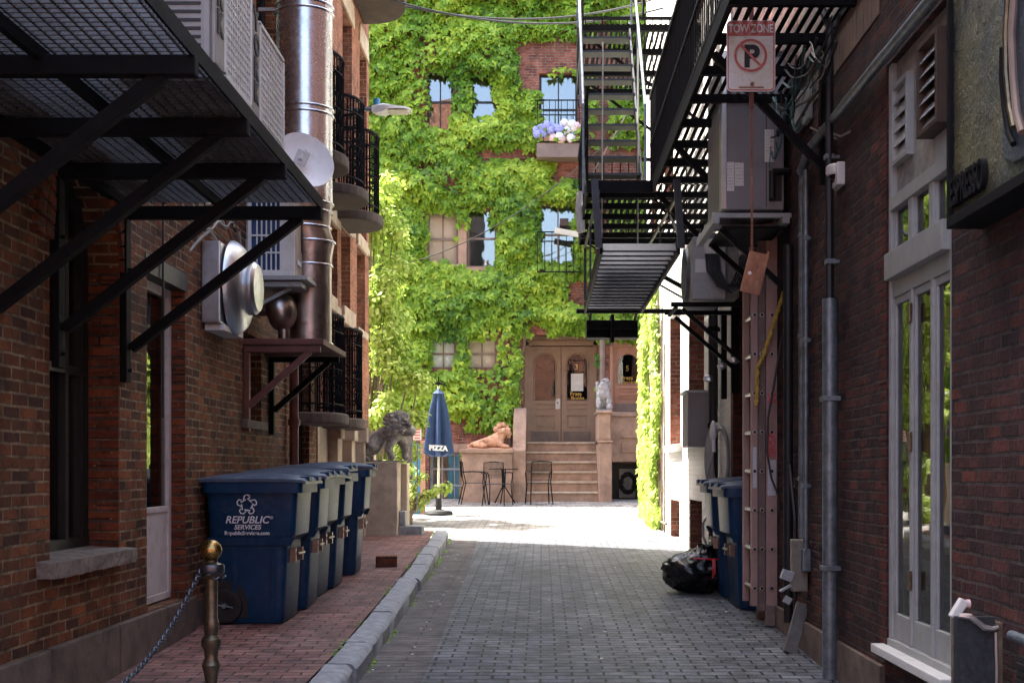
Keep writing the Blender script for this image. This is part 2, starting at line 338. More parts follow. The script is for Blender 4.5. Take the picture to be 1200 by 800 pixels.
    def build(s, name, mat, parent=None, bevel=0, smooth=False, seg=2):
        if name in s.SPLIT:
            gs = s.clusters(.0 if name == 'flower_head' else .02)
            name = s.SPLIT[name]
            if len(gs) > 1:
                o = None
                for g in gs:
                    m = MB()
                    for i in g:
                        v0, v1, f0, f1 = s.cuts[i]; m.add(s.v[v0:v1], [[k-v0 for k in f] for f in s.f[f0:f1]], s.mi[f0] if f1 > f0 else 0)
                    q = m.build_one(name, mat, parent, bevel, smooth, seg); o = o or q
                return o
        return s.build_one(name, mat, parent, bevel, smooth, seg)
    def build_one(s, name, mat, parent=None, bevel=0, smooth=False, seg=2):
        me = bpy.data.meshes.new(name); L = Vector((0,0,0))
        if parent is not None:
            q = parent
            while q is not None: L += q.location; q = q.parent
        me.from_pydata([(x-L.x, y-L.y, z-L.z) for x, y, z in s.v], [], s.f)
        mats = mat if isinstance(mat, (list, tuple)) else [mat]
        for m in mats: me.materials.append(M[m] if isinstance(m, str) else m)
        if len(mats) > 1: me.polygons.foreach_set('material_index', s.mi)
        bm = bmesh.new(); bm.from_mesh(me); bmesh.ops.remove_doubles(bm, verts=bm.verts, dist=1e-5) if smooth else None
        bmesh.ops.recalc_face_normals(bm, faces=bm.faces); bm.to_mesh(me); bm.free()
        if smooth:
            me.polygons.foreach_set('use_smooth', [True]*len(me.polygons)); me.set_sharp_from_angle(angle=R(38))
        o = bpy.data.objects.new(name, me); C.objects.link(o); o.parent = parent
        if bevel:
            b = o.modifiers.new('bevel', 'BEVEL'); b.width = bevel; b.segments = seg; b.limit_method = 'ANGLE'; b.angle_limit = R(40)
        return o
def thing(name, label, cat, loc=(0,0,0), group=None, rz=0):
    o = bpy.data.objects.new(name, None); C.objects.link(o); o.location = loc; o.rotation_euler = (0,0,rz)
    o.empty_display_size = .1; return tag(o, label, cat, group)
def tag(o, label, cat, group=None):
    o['label'] = label; o['category'] = cat
    if group: o['group'] = group
    return o
def struct(o): o['kind'] = 'structure'; return o
def dup(root, loc, label, rz=None):
    r = root.copy(); C.objects.link(r); r.location = loc; r['label'] = label
    if rz is not None: r.rotation_euler = (0,0,rz)
    for ch in list(root.children):
        c = ch.copy(); C.objects.link(c); c.parent = r
        for g in ch.children:
            d = g.copy(); C.objects.link(d); d.parent = c
    return r
def text(s, size, loc, xd, yd, mat, parent, ext=.001, name='lettering', sx=1, bold=0, align='LEFT', shear=0):
    cu = bpy.data.curves.new(name, 'FONT'); cu.body = s; cu.size = size; cu.extrude = ext; cu.offset = bold; cu.align_x = align; cu.shear = shear
    tmp = bpy.data.objects.new('tmp', cu); C.objects.link(tmp); bpy.context.view_layer.update()
    me = bpy.data.meshes.new_from_object(tmp.evaluated_get(bpy.context.evaluated_depsgraph_get())); bpy.data.objects.remove(tmp); bpy.data.curves.remove(cu)
    xd = Vector(xd).normalized(); yd = Vector(yd).normalized(); zd = xd.cross(yd); L = Vector((0,0,0)); q = parent
    while q is not None: L += q.location; q = q.parent
    for v in me.vertices:
        c = v.co.copy(); v.co = Vector(loc)-L+xd*c.x*sx+yd*c.y+zd*c.z
    me.materials.clear(); me.materials.append(M[mat]); me.name = name
    o = bpy.data.objects.new(name, me); C.objects.link(o); o.parent = parent; return o

LEAF = np.array([(0,.34,.05),(0,0,0),(.36,-.1,-.03),(.52,.34,-.06),(.24,.44,0),(0,1.0,-.1),(-.24,.44,0),(-.52,.34,-.06),(-.36,-.1,-.03)])
LEAF_O = np.array([(0,.45,.04),(0,0,0),(.28,.2,-.03),(.33,.5,-.04),(.2,.8,-.04),(0,1.05,-.08),(-.2,.8,-.04),(-.33,.5,-.04),(-.28,.2,-.03)])
def leaves(name, pos, nrm, tip, size, tint, mat, parent=None, shape=LEAF):
    "many single leaves: each a small folded lobed blade with its own place, size and turn"
    n = len(pos); pos = np.asarray(pos, float); nrm = np.asarray(nrm, float); tip = np.asarray(tip, float)
    nrm /= np.linalg.norm(nrm, axis=1)[:, None]; tip -= nrm*(tip*nrm).sum(1)[:, None]; tip /= np.linalg.norm(tip, axis=1)[:, None]
    sid = np.cross(tip, nrm); L = shape
    co = pos[:, None, :]+(L[None, :, 0, None]*sid[:, None, :]+L[None, :, 1, None]*tip[:, None, :]+L[None, :, 2, None]*nrm[:, None, :])*np.asarray(size)[:, None, None]
    off = np.zeros(3); q = parent
    while q is not None: off += np.array(q.location); q = q.parent
    co = (co.reshape(-1, 3)-off)
    tri = np.array([(0, i, i % 8+1) for i in range(1, 9)]); fs = (np.arange(n)[:, None, None]*9+tri[None]).reshape(-1, 3)
    me = bpy.data.meshes.new(name); me.vertices.add(n*9); me.vertices.foreach_set('co', co.ravel())
    me.loops.add(len(fs)*3); me.loops.foreach_set('vertex_index', fs.ravel()); me.polygons.add(len(fs))
    me.polygons.foreach_set('loop_start', np.arange(len(fs))*3); me.update(calc_edges=True)
    at = me.attributes.new('tint', 'FLOAT', 'FACE'); at.data.foreach_set('value', np.repeat(np.clip(tint, 0, 1), 8).astype(np.float32))
    me.materials.append(M[mat]); o = bpy.data.objects.new(name, me); C.objects.link(o); o.parent = parent; return o
def nz(x, y, z=0): return noise.noise(Vector((x, y, z)))

def wall(mb, ax, p, th, u0, u1, v0, v1, openings, mi=0):
    "wall slab with rectangular openings; ax 'x' = plane X=p running along Y, 'y' = plane Y=p running along X; th signed thickness"
    us = sorted({u0, u1}|{a for o in openings for a in o[:2]}); vs = sorted({v0, v1}|{a for o in openings for a in o[2:4]})
    a, b = min(p, p+th), max(p, p+th)
    for i in range(len(us)-1):
        run = None
        for j in range(len(vs)-1):
            cu, cv = (us[i]+us[i+1])/2, (vs[j]+vs[j+1])/2
            hole = any(o[0] < cu < o[1] and o[2] < cv < o[3] for o in openings)
            if not hole:
                if run is None: run = [vs[j], vs[j+1]]
                else: run[1] = vs[j+1]
            if (hole or j == len(vs)-2) and run:
                if ax == 'x': mb.box(a, b, us[i], us[i+1], run[0], run[1], mi)
                else: mb.box(us[i], us[i+1], a, b, run[0], run[1], mi)
                run = None
    return mb

# ============================================================ GROUND
def sheet(name, x0, x1, y0, y1, dz, mat, nx=1, ny=1, xf=None):
    mb = MB(); vs = []
    for j in range(ny+1):
        for i in range(nx+1):
            y = y0+(y1-y0)*j/ny; x = x0+(x1-x0)*i/nx
            if xf: x = xf(x, y, i, nx)
            vs.append((x, y, G(y)+dz+.011*nz(x*.9, y*.9)))
    fs = [(j*(nx+1)+i, j*(nx+1)+i+1, (j+1)*(nx+1)+i+1, (j+1)*(nx+1)+i) for j in range(ny) for i in range(nx)]
    mb.add(vs, fs); return struct(mb.build(name, mat, smooth=True))
KR = lambda y: -1.14-.014*max(0, y-9)-.0035*max(0, y-14)**2        # road edge of the kerb
sheet('ground', -90, 90, -60, 120, -.05, 'asphalt', 30, 30)
struct(MB().build('road', 'pavers')) if False else None
sheet('road', -.9, 1.95, -8, 18.0, 0, 'pavers', 12, 90, lambda x, y, i, n: (KR(y)+.40)+(1.95-KR(y)-.40)*i/n)
sheet('gutter_course', -1.2, -.8, -8, 18.0, .001, 'border_pavers', 2, 60, lambda x, y, i, n: KR(y)-.03+.43*i/n)
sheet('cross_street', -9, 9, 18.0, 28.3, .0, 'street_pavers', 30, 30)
sheet('sidewalk', -2.6, -1.3, -8, 18.15, .115, 'walk_bricks', 8, 80, lambda x, y, i, n: -2.6+(KR(y)-.19+2.6)*i/n)
kb = MB(); y = -7.5
while y < 17.9:
    L = random.uniform(.75, 1.5); y2 = min(y+L, 18.12); g = .012; j1, j2 = random.uniform(-.014, .014), random.uniform(-.014, .014); hh = random.uniform(-.006, .008)
    nn = max(3, int(L/.14)); rings = []
    for k in range(nn+1):
        yy = y+g+(y2-y-2*g)*k/nn; e = KR(yy)+j1+(j2-j1)*k/nn+.012*nz(yy*5, 3); wv = .17+.012*nz(yy*4, 9); z = G(yy)+.128+hh+.006*nz(yy*6, 5)
        rings.append([(e-wv, yy, G(yy)-.1), (e+.012, yy, G(yy)-.1), (e+.012+.006*nz(yy*9, 1), yy, z-.035), (e-.01, yy, z-.008), (e-.03, yy, z), (e-wv+.012, yy, z+.002), (e-wv, yy, z-.008)])
    kb.loft(rings); y = y2
struct(kb.build('kerb', 'kerb', smooth=True))
kj = MB(); kj.add([(KR(yy)-dx, yy, G(yy)+.1) for yy in np.linspace(-7.5, 18, 60) for dx in (.19, .03)], [(2*i, 2*i+1, 2*i+3, 2*i+2) for i in range(59)]); struct(kj.build('kerb_joint', 'soil'))
# moss and scraps where sidewalk, kerb and street meet
n = 1500; ys = rng.uniform(7, 18.2, n); side = rng.random(n)
xs = np.where(side < .6, np.array([KR(a) for a in ys])+.025+np.abs(rng.normal(0, .012, n)), np.array([KR(a) for a in ys])-.185+rng.normal(0, .012, n))
keep = np.array([nz(a*1.3, b) > -.02+ .28*(18-a)/11-.1 for a, b in zip(ys, xs)])
xs, ys = xs[keep], ys[keep]; m = len(xs); zz = np.array([G(a) for a in ys])+np.where(side[keep] < .6, .006, .118)
ex = rng.uniform(-2.4, -1.2, 420); ey = 18.2+rng.normal(0, .07, 420); ez = np.array([G(a) for a in ey])+.02
px_ = np.concatenate([xs, ex]); py_ = np.concatenate([ys, ey]); pz_ = np.concatenate([zz, ez]); m = len(px_)
g = leaves('gutter_moss', np.c_[px_, py_, pz_], np.c_[rng.normal(0, .4, m), rng.normal(-.3, .4, m), np.ones(m)], rng.normal(0, 1, (m, 3)), rng.uniform(.012, .03, m), rng.uniform(.1, .8, m), 'ivy', shape=LEAF_O)
g['kind'] = 'stuff'
lt = MB()
for i in range(60):
    a = random.uniform(6, 17.5); b = random.choice([random.uniform(-1.1, 1.8), KR(a)+random.uniform(.03, .3)]); s_ = random.uniform(.006, .018)
    lt.ob((b, a, G(a)+.008), s_*1.5, s_, .003, Matrix.Rotation(random.uniform(0, 6), 3, 'Z'))
lo = lt.build('litter', 'paper'); lo['kind'] = 'stuff'

# ============================================================ LEFT BUILDING
HL = 12.6; HN = 14.1
B = thing('brick_building', 'dark red brick building on the left with arched window, white door and curved iron balconies', 'building', (XL, 0, 0))
arch_c, arch_r, arch_z = 7.03, .53, 2.72
ops = [(6.5, 7.56, 1.1, arch_z+arch_r+.02), (8.1, 8.97, .66, 2.85), (10.72, 11.4, 1.98, 2.72), (12.9, 13.75, .6, 3.0), (8.9, 9.3, 4.6, 6.2), (11.2, 12.1, 4.7, 6.4)]
mb = MB(); wall(mb, 'x', XL, -.32, 2.6, 14.2, -.5, HN, ops); 
for s_ in (-1, 1):                                    # spandrels of the arched window
    pts = [(XL, arch_c+s_*.53, arch_z+arch_r+.02)]+[(XL, arch_c+s_*arch_r*math.cos(t), arch_z+arch_r*math.sin(t)) for t in np.linspace(0, math.pi/2, 9)]+[(XL, arch_c, arch_z+arch_r+.02)]
    mb.prism(pts, (-.32, 0, 0))
mb.build('wall', 'brick_left', B)
fops = [(14.9, 15.65, 3.55, 4.5), (15.95, 16.7, 3.5, 4.6), (17.3, 18.1, 3.5, 4.6), (14.3, 15.1, 4.72, 7.3), (16.05, 16.85, 4.72, 7.4), (17.55, 18.25, 4.72, 7.4), (14.6, 15.4, 2.2, 3.45), (16.1, 16.9, 2.2, 3.45), (14.3, 15.1, 8.1, 10.2), (16.05, 16.85, 8.1, 10.2), (17.55, 18.25, 8.1, 10.2),
        (15.2, 15.85, .6, 1.92), (16.35, 17.0, .6, 1.92), (17.5, 18.05, .6, 1.92)]
mb = MB(); wall(mb, 'x', XL, -.32, 14.2, 18.5, 2.14, HL, fops); mb.build('upper_wall', 'brick_far', B)
mb = MB(); wall(mb, 'x', XL+.015, -.33, 14.2, 18.52, -.3, 2.13, [o for o in fops if o[3] < 2]); mb.build('stone_front', 'sandstone', B)
mb = MB(); mb.box(-9, XL-.33, 14.2, 18.5, -.5, HL-.05); mb.box(-9, XL-.33, 2.6, 14.19, -.5, HN-.05); mb.build('building_mass', 'brick_far', B)
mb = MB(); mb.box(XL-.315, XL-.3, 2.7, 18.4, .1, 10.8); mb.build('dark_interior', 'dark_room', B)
# plinth stones
mb = MB(); yy = 2.0
while yy < 9.1:
    l = random.uniform(.7, 1.1); mb.box(XL-.02, XL+.03+random.uniform(0, .008), yy+.006, min(yy+l, 9.2)-.006, -.1, .655+random.uniform(-.004, .004)); yy += l
mb.build('plinth', 'plinth', B, bevel=.008)
mb = MB(); mb.box(XL-.02, XL+.012, 9.2, 14.2, -.1, .62); mb.build('plinth', 'plinth', B)
# arch bricks
mb = MB()
for ring in (0, 1):
    nb = 22
    for i in range(nb):
        t = math.pi*(i+.5)/nb; r0 = arch_r+ring*.115+.003; c = Vector((XL+.004, arch_c+(r0+.053)*math.cos(t), arch_z+(r0+.053)*math.sin(t)))
        mb.ob(c, .05, .105, .067+ring*.012, Matrix.Rotation(t, 3, 'X'))
mb.build('arch', 'brick_reveal', B, bevel=.004)
mb = MB()
for zz in np.arange(1.12, 2.7, .078):                  # red closer bricks on the far jamb
    mb.box(XL-.2, XL+.002, 7.553, 7.575, zz, zz+.068)
mb.build('jamb_bricks', 'brick_reveal', B, bevel=.003)
# arched window
wx = XL-.2
fr = MB(); fr.tube([(wx, arch_c+.5, 1.12), (wx, arch_c+.5, arch_z)]+[(wx, arch_c+.5*math.cos(t), arch_z+.5*math.sin(t)) for t in np.linspace(.1, math.pi-.1, 14)]+[(wx, arch_c-.5, arch_z), (wx, arch_c-.5, 1.12)], .035, 4)
fr.box(wx-.03, wx+.03, arch_c-.53, arch_c+.53, 1.1, 1.17); fr.box(wx-.025, wx+.028, arch_c+.15, arch_c+.2, 1.17, 3.2); fr.box(wx-.028, wx+.025, arch_c-.5, arch_c+.5, 2.1, 2.15); fr.box(wx-.026, wx+.03, arch_c+.38, arch_c+.42, 1.17, 3.1)
wn = fr.build('window', 'frame_dark', B)
MB().box(wx-.02, wx-.012, arch_c-.5, arch_c+.5, 1.15, 3.2).build('pane', 'glass', wn)
sl = MB(); rings = []
for k in range(19):
    yy = 6.33+(7.62-6.33)*k/18; o_ = .095+.018*nz(yy*7, 2); rings.append([(XL-.2, yy, 1.02), (XL+o_-.012*abs(nz(yy*15, 4)), yy, 1.015+.008*nz(yy*11, 1)), (XL+o_+.012*nz(yy*13, 7), yy, 1.05), (XL+o_, yy, 1.095+.005*nz(yy*9, 8)), (XL-.2, yy, 1.115)])
sl.loft(rings).build('sill', 'sill', B)
# white door in the recess
dx = XL-.1
dr = MB()
dr.box(dx-.04, dx, 8.1, 8.97, .67, .72); dr.box(dx-.04, dx+.004, 8.1, 8.16, .7, 2.85); dr.box(dx-.04, dx+.004, 8.9, 8.97, .7, 2.85); dr.box(dx-.04, dx, 8.16, 8.9, 2.75, 2.85); dr.box(dx-.04, dx-.006, 8.16, 8.9, .72, 1.27); dr.box(dx-.04, dx+.002, 8.16, 8.9, 1.27, 1.31)
dro = dr.build('door', 'door_paint', B, bevel=.004); MB().box(dx-.03, dx-.022, 8.16, 8.9, 1.31, 2.75).build('pane', 'glass', dro)
MB().box(dx-.038, dx-.034, 8.16, 8.9, 1.8, 2.75).build('blind', 'blind', dro)
mb = MB(); mb.box(XL-.22, XL+.006, 8.06, 9.01, 2.81, 2.93); mb.build('lintel', 'frame_dark', B)
mb = MB(); 
for zz in np.arange(.7, 2.8, .078): mb.box(XL-.1, XL+.002, 8.965, 8.985, zz, zz+.068)
mb.build('jamb_bricks', 'brick_reveal', B, bevel=.003)
# small window beyond the bins, dark grated door with a notice
def win(parent, ax, p, u0, u1, v0, v1, frame, back, side=1, depth=.12, bars=(1, 1), w_=.05, pane='glass', backmat=None):
    "framed window set back in its opening, with pane and what hangs behind it"
    q = p-side*depth; mb = MB()
    def bx(a, b, c, d, e=0):
        x0, x1 = sorted((q-side*(.04-e*.003), q+side*e*.003))
        mb.box(x0, x1, a, b, c, d) if ax == 'x' else mb.box(a, b, x0, x1, c, d)
    bx(u0, u0+w_, v0, v1, 1); bx(u1-w_, u1, v0, v1, 1); bx(u0+w_, u1-w_, v0, v0+w_); bx(u0+w_, u1-w_, v1-w_, v1)
    for i in range(bars[0]): u = u0+(u1-u0)*(i+1)/(bars[0]+1); bx(u-.014, u+.014, v0+w_, v1-w_, -1)
    for i in range(bars[1]): v = v0+(v1-v0)*(i+1)/(bars[1]+1); bx(u0+w_, u1-w_, v-.022, v+.022, 2)
    o = mb.build('window', frame, parent)
    def slab(nm, d0, d1, mt, a=u0, b=u1, c=v0, d=v1):
        m2 = MB(); x0, x1 = sorted((q-side*d0, q-side*d1)); m2.box(x0, x1, a, b, c, d) if ax == 'x' else m2.box(a, b, x0, x1, c, d); m2.build(nm, mt, o)
    slab('pane', .018, .026, pane)
    if back: slab('blind', .05, .056, back)  # blinds, or a white sheet standing in for reflected sky
    if backmat: slab('back', .1, .11, backmat)
    return o
win(B, 'x', XL, 10.72, 11.4, 1.98, 2.72, 'frame_brown', None, bars=(0, 1))
MB().box(XL-.14, XL+.05, 10.66, 11.46, 1.91, 1.985).build('sill', 'plinth', B, bevel=.006)
gd = MB(); gd.box(XL-.14, XL-.1, 12.9, 13.75, .6, 3.0)
for i in range(9): gd.box(XL-.1, XL-.075, 12.93+i*.1, 12.95+i*.1, .62, 2.98)
gd.build('door', 'black_iron', B); nt_ = MB().box(XL-.07, XL-.062, 13.0, 13.42, 1.78, 2.08).build('notice', 'paper', B)
mb = MB()
for i in range(6): mb.box(XL-.062, XL-.060, 13.04, 13.38, 1.83+i*.04, 1.838+i*.04)
mb.build('notice_lines', 'label_print', nt_)
for (u0, u1, v0, v1) in fops:
    if v1 < 2: win(B, 'x', XL, u0, u1, v0, v1, 'frame_dark', None, bars=(1, 2), depth=.2)
    else: win(B, 'x', XL, u0, u1, v0, v1, 'frame_dark' if v0 > 3.6 else 'beige_metal', 'curtain_tan' if random.random() < .6 else None, bars=(1, 1), depth=.16)
win(B, 'x', XL, 8.9, 9.3, 4.6, 6.2, 'frame_dark', None); win(B, 'x', XL, 11.2, 12.1, 4.7, 6.4, 'frame_dark', None)
mb = MB()                                              # stone lintels, curved brackets and sills on the upper storeys
for (u0, u1, v0, v1) in fops:
    if v0 > 2: mb.box(XL-.01, XL+.04, u0-.08, u1+.08, v0-.09, v0-.003)
    if 4.5 < v0: mb.prism([(XL-.01, u0-.12, v1+.003), (XL-.01, u0-.05, v1+.28), (XL-.01, u1+.05, v1+.28), (XL-.01, u1+.12, v1+.003)], (.035, 0, 0))
    elif v0 > 2: mb.box(XL-.01, XL+.035, u0-.08, u1+.08, v1+.003, v1+.18)
mb.build('stone_trim', 'sandstone', B, bevel=.006)
mb = MB()
for yy in (15.0, 16.1, 17.2, 18.2): mb.box(XL+.01, XL+.13, yy-.12, yy+.12, .3, 2.05); mb.box(XL+.008, XL+.17, yy-.15, yy+.15, 1.93, 2.12)
mb.build('stone_piers', 'sandstone', B, bevel=.01)
mb = MB(); mb.tube([(XL+.07, 12.55, .4), (XL+.07, 12.55, 2.7), (XL+.07, 12.55, 8)], .045, 10)
for zz in (1.2, 2.0, 2.75, 4): mb.tube([(XL+.07, 12.55, zz), (XL+.07, 12.55, zz+.06)], .06, 10)
mb.build('downpipe', 'red_iron', B, smooth=True)
def balcony(y, z, hw, out, hh, i):
    "half-round stone slab with wrought railing"
    sb = MB(); pr = [(XL, y-hw-.06), (XL, y+hw+.06)]+[(XL+(out+.06)*math.sin(t)**.7 if 0 < t < math.pi else XL, y+(hw+.06)*math.cos(t)) for t in np.linspace(0, math.pi, 15)[1:-1]]
    pts = [Vector((a, b, z-.16)) for a, b in pr]; sb.prism(pts, (0, 0, .12)); o = sb.build('balcony', 'slab_brown' if z > 3 else 'plinth', B, bevel=.02)
    rl = MB(); arc = [Vector((XL+out*math.sin(t)**.6, y+hw*math.cos(t), 0)) for t in np.linspace(0.02, math.pi-.02, 26)]
    for zz, r_ in ((hh, .018), (hh-.17, .01), (.05, .012), (.42, .006)): rl.tube([a+Vector((0, 0, z+zz)) for a in arc], r_, 5)
    for k, a in enumerate(arc):
        rl.tube([a+Vector((0, 0, z-.04)), a+Vector((0, 0, z+hh))], .014 if k % 6 == 0 else .0085, 5)
        if k % 2 and k < 25:
            d = (arc[min(k+1, 25)]-arc[k-1]).normalized(); c = a+Vector((0, 0, z+hh-.085))
            rl.tube([c+d*.055*math.cos(t)+Vector((0, 0, .065*math.sin(t))) for t in np.linspace(0, 2*math.pi, 9)[:-1]], .006, 4, True)
            for q in range(3):
                c2 = a+Vector((0, 0, z+.2+q*.16)); rl.tube([c2+d*.045*math.cos(t)+Vector((0, 0, .06*math.sin(t))) for t in np.linspace(0, 2*math.pi, 7)[:-1]], .005, 3, True)
    rl.build('railing', 'black_iron', o)
for i, (y, z, hw, out, hh) in enumerate([(13.1, 4.8, .46, .46, .95), (14.6, 4.78, .46, .46, .95), (15.95, 4.76, .46, .46, .95), (13.6, 2.2, .46, .38, .98), (15.0, 2.2, .48, .38, .98), (17.1, 7.95, .75, .62, .95)]): balcony(y, z, hw, out, hh, i)

# ============================================================ RIGHT BUILDING
B2 = thing('brick_building', 'dark purplish brick building on the right with tall glazed doors, its far end painted white', 'building', (XR, 0, 0))
mb = MB(); wall(mb, 'x', XR, .34, 3.2, 10.25, -.5, 11, [(5.78, 6.86, .62, 3.72)]); mb.box(XR, XR+.34, 10.25, 12.4, 3.55, 11); mb.build('wall', 'brick_right', B2)
mb = MB(); mb.box(XR+.45, XR+.6, 10.2, 12.55, -.5, 3.6); mb.build('recess_wall', 'brick_right', B2)
mb = MB(); mb.box(XR+.002, XR+.45, 12.4, 12.549, -.5, 3.55); mb.build('recess_side', 'brick_red', B2)
wops = [(14.6, 16.1, 1.95, 3.55), (17.1, 18.5, 1.92, 3.75), (14.8, 16.0, .3, 1.2), (17.2, 18.4, .5, 1.15), (19.9, 20.9, 1.4, 2.6), (14.6, 16, 6.9, 8.6), (18, 19.3, 5.2, 7), (20.6, 21.6, 5.2, 7)]
mb = MB(); wall(mb, 'x', XR+.001, .34, 12.55, 22.6, -.3, 11, wops); mb.build('painted_wall', 'brick_white', B2)
mb = MB(); mb.box(XR+.6, 9, 3.2, 22.6, -.5, 10.95); mb.box(XR+.345, XR+.6, 3.2, 10.19, -.5, 10.9); mb.box(XR+.345, XR+.6, 10.19, 12.55, 3.6, 10.9); mb.build('building_mass', 'brick_right', B2)
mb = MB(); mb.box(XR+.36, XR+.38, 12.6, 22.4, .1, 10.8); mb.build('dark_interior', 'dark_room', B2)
mb = MB()
for (a, b, c, d) in wops: mb.box(XR+.004, XR+.3, b-.012, b, c, d); mb.box(XR+.004, XR+.3, a, a+.012, c, d)
mb.build('jamb_bricks', 'brick_facade', B2)
for (a, b, c, d) in wops: win(B2, 'x', XR, a+.012, b-.012, c, d, 'beige_metal' if c < 1.3 else 'frame_dark', None, side=-1, depth=.24)
mb = MB(); mb.box(XR-.07, XR+.02, 16.9, 18.7, 1.82, 1.915); mb.box(XR-.07, XR+.02, 14.4, 16.3, 1.85, 1.945); mb.build('sill', 'white_metal', B2, bevel=.008)
mb = MB()
for zz in np.arange(.62, 3.7, .078): mb.box(XR-.003, XR+.08, 6.862, 6.972+(.05 if int(zz/.078) % 2 else 0), zz, zz+.068)
mb.build('jamb_bricks', 'brick_red', B2, bevel=.003)
mb = MB(); mb.box(XR-.03, XR+.05, 6.9, 10.2, -.1, .5); mb.build('plinth', 'plinth', B2)
# vertical-board band above the pipe
mb = MB()
for i in range(26): mb.box(XR-.006, XR+.003, 7.0+i*.085, 7.077+i*.085, 4.05, 5.4)
mb.build('boarding', 'frame_brown', B2)
# glazed door unit
u0, u1 = 5.78, 6.86; fx = XR+.02
DU = MB()
def fb(a, b, c, d, e=0, t=.05): DU.box(fx-e, fx+t, a, b, c, d)
fb(u0, u1, .62, .66, .02)
fb(u0, u0+.05, .66, 3.72, .012); fb(u1-.05, u1, .66, 3.72, .012)
fb(u0+.05, u1-.05, 2.56, 2.70, .05); fb(u0+.05, u1-.05, 2.47, 2.56, .004)
fb(u0+.05, u1-.05, 2.93, 3.0, .02)
mull = [6.47, 6.12]
for m_ in mull: fb(m_-.018, m_+.018, .66, 2.47, .008); fb(m_-.035, m_+.035, 2.70, 2.93, .01)
segs = [(u0+.05, mull[1]-.018), (mull[1]+.018, mull[0]-.018), (mull[0]+.018, u1-.05)]
for a, b in segs:
    fb(a, b, .66, .8, -.004)
    for q in (a, b-.022): fb(q, q+.022, .8, 2.47, -.006)
    fb(a+.022, b-.022, 2.43, 2.47, -.006); fb(a, a+.02, 2.7, 2.93, -.006); fb(b-.02, b, 2.7, 2.93, -.006)
DO = DU.build('glazed_door', 'frame_grey', B2, bevel=.004)
pn = MB()
for a, b in segs: pn.box(fx+.02, fx+.026, a, b, .78, 2.45); pn.box(fx+.02, fx+.026, a, b, 2.69, 2.94)
pn.build('pane', 'glass_door', DO)
hg = MB()
for zz in (2.3, 1.65, .95): hg.box(fx-.022, fx-.004, 6.445, 6.475, zz, zz+.1)
hg.build('hinge', 'bronze', DO, bevel=.004)
MB().box(XR-.07, XR+.1, 5.72, 6.93, .575, .622).build('sill', 'white_metal', B2, bevel=.006)
MB().box(fx+.02, fx+.05, u0, u1, 3.0, 3.72).build('stucco_panel', 'stucco', B2)
# things seen behind the glass
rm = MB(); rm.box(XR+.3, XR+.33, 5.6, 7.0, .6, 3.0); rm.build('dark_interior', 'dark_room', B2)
cu_ = MB()
for a in (6.05, 6.55, 6.72): cu_.tube([(XR+.22, a, .7), (XR+.22, a, 2.9)], .03, 8)
cu_.build('curtain', 'curtain_tan', B2, smooth=True)
def louver(y0, y1, z0, z1, x0, x1, frame, slat, ns, lab):
    mb = MB(); t = .025
    mb.box(x0, x1, y0, y0+t, z0, z1); mb.box(x0, x1, y1-t, y1, z0, z1); mb.box(x0, x1, y0+t, y1-t, z0, z0+t); mb.box(x0, x1, y0+t, y1-t, z1-t, z1); o = mb.build('louver', frame, B2, bevel=.003)
    mb = MB()
    for i in range(ns):
        z = z0+t+(z1-z0-2*t)*(i+.5)/ns; h = (z1-z0)/ns; xi = x0+min(.05, x1-x0-.01)
        mb.add([(x0+.006, y0+t, z-h*.5), (x0+.006, y1-t, z-h*.5), (xi, y1-t, z+h*.42), (xi, y0+t, z+h*.42), (x0+.012, y0+t, z-h*.5), (x0+.012, y1-t, z-h*.5), (xi+.006, y1-t, z+h*.42), (xi+.006, y0+t, z+h*.42)], [(0,1,2,3), (7,6,5,4), (0,4,5,1), (2,6,7,3)])
    mb.build('slats', slat, o); MB().box(x0+min(.056, x1-x0-.004), x1-.002, y0+t, y1-t, z0+t, z1-t).build('back', 'frame_dark', o)
louver(6.50, 6.78, 3.16, 3.58, XR+.0, XR+.042, 'frame_grey', 'frame_grey', 5, '')
louver(5.83, 6.14, 3.14, 3.58, XR-.055, XR+.03, 'wood_brown', 'grey_light', 6, '')
MB().box(XR+.025, XR+.036, 5.85, 6.1, 3.0, 3.2).build('panel_patch', 'grey_light', B2)

# ============================================================ IVY-CLAD FACADE
FY = 28.5; X_ = lambda px: (px-635)*FY/F; Z_ = lambda py: 1.55+(552-py)*FY/F
B3 = thing('townhouse', 'ivy-covered red brick townhouse closing the far end of the alley', 'building', (0, FY, 0))
W = {'a': (500, 531, 84, 152), 'b': (550, 583, 84, 152), 'c': (632, 677, 86, 168), 'd': (500, 537, 248, 310), 'e': (547, 582, 244, 313), 'f': (632, 676, 238, 310), 'g': (504, 534, 396, 432), 'h': (547, 582, 396, 432)}
ops = [(X_(a), X_(b), Z_(d), Z_(c)) for a, b, c, d in W.values()]
door_l = (X_(614), X_(701), 2.2, Z_(392)); base_w = (X_(503), X_(546), Z_(588), Z_(530)); 
ops2 = ops+[door_l, base_w, (X_(714), X_(758), Z_(486), Z_(400)), (X_(712), X_(748), Z_(586), Z_(543))]
extra = [(-7.5, -6.6, 5.5, 7.5), (-7.5, -6.6, 9, 10.8), (-5.6, -4.7, 5.5, 7.5), (5.5, 6.4, 5.5, 7.5), (5.5, 6.4, 9, 10.8), (3.4, 4.3, 9, 10.8), (3.4, 4.3, 5.5, 7.5)]
mb = MB(); wall(mb, 'y', FY, .34, -9, 9, -.3, 12, ops2+extra); mb.build('wall', 'brick_facade', B3)
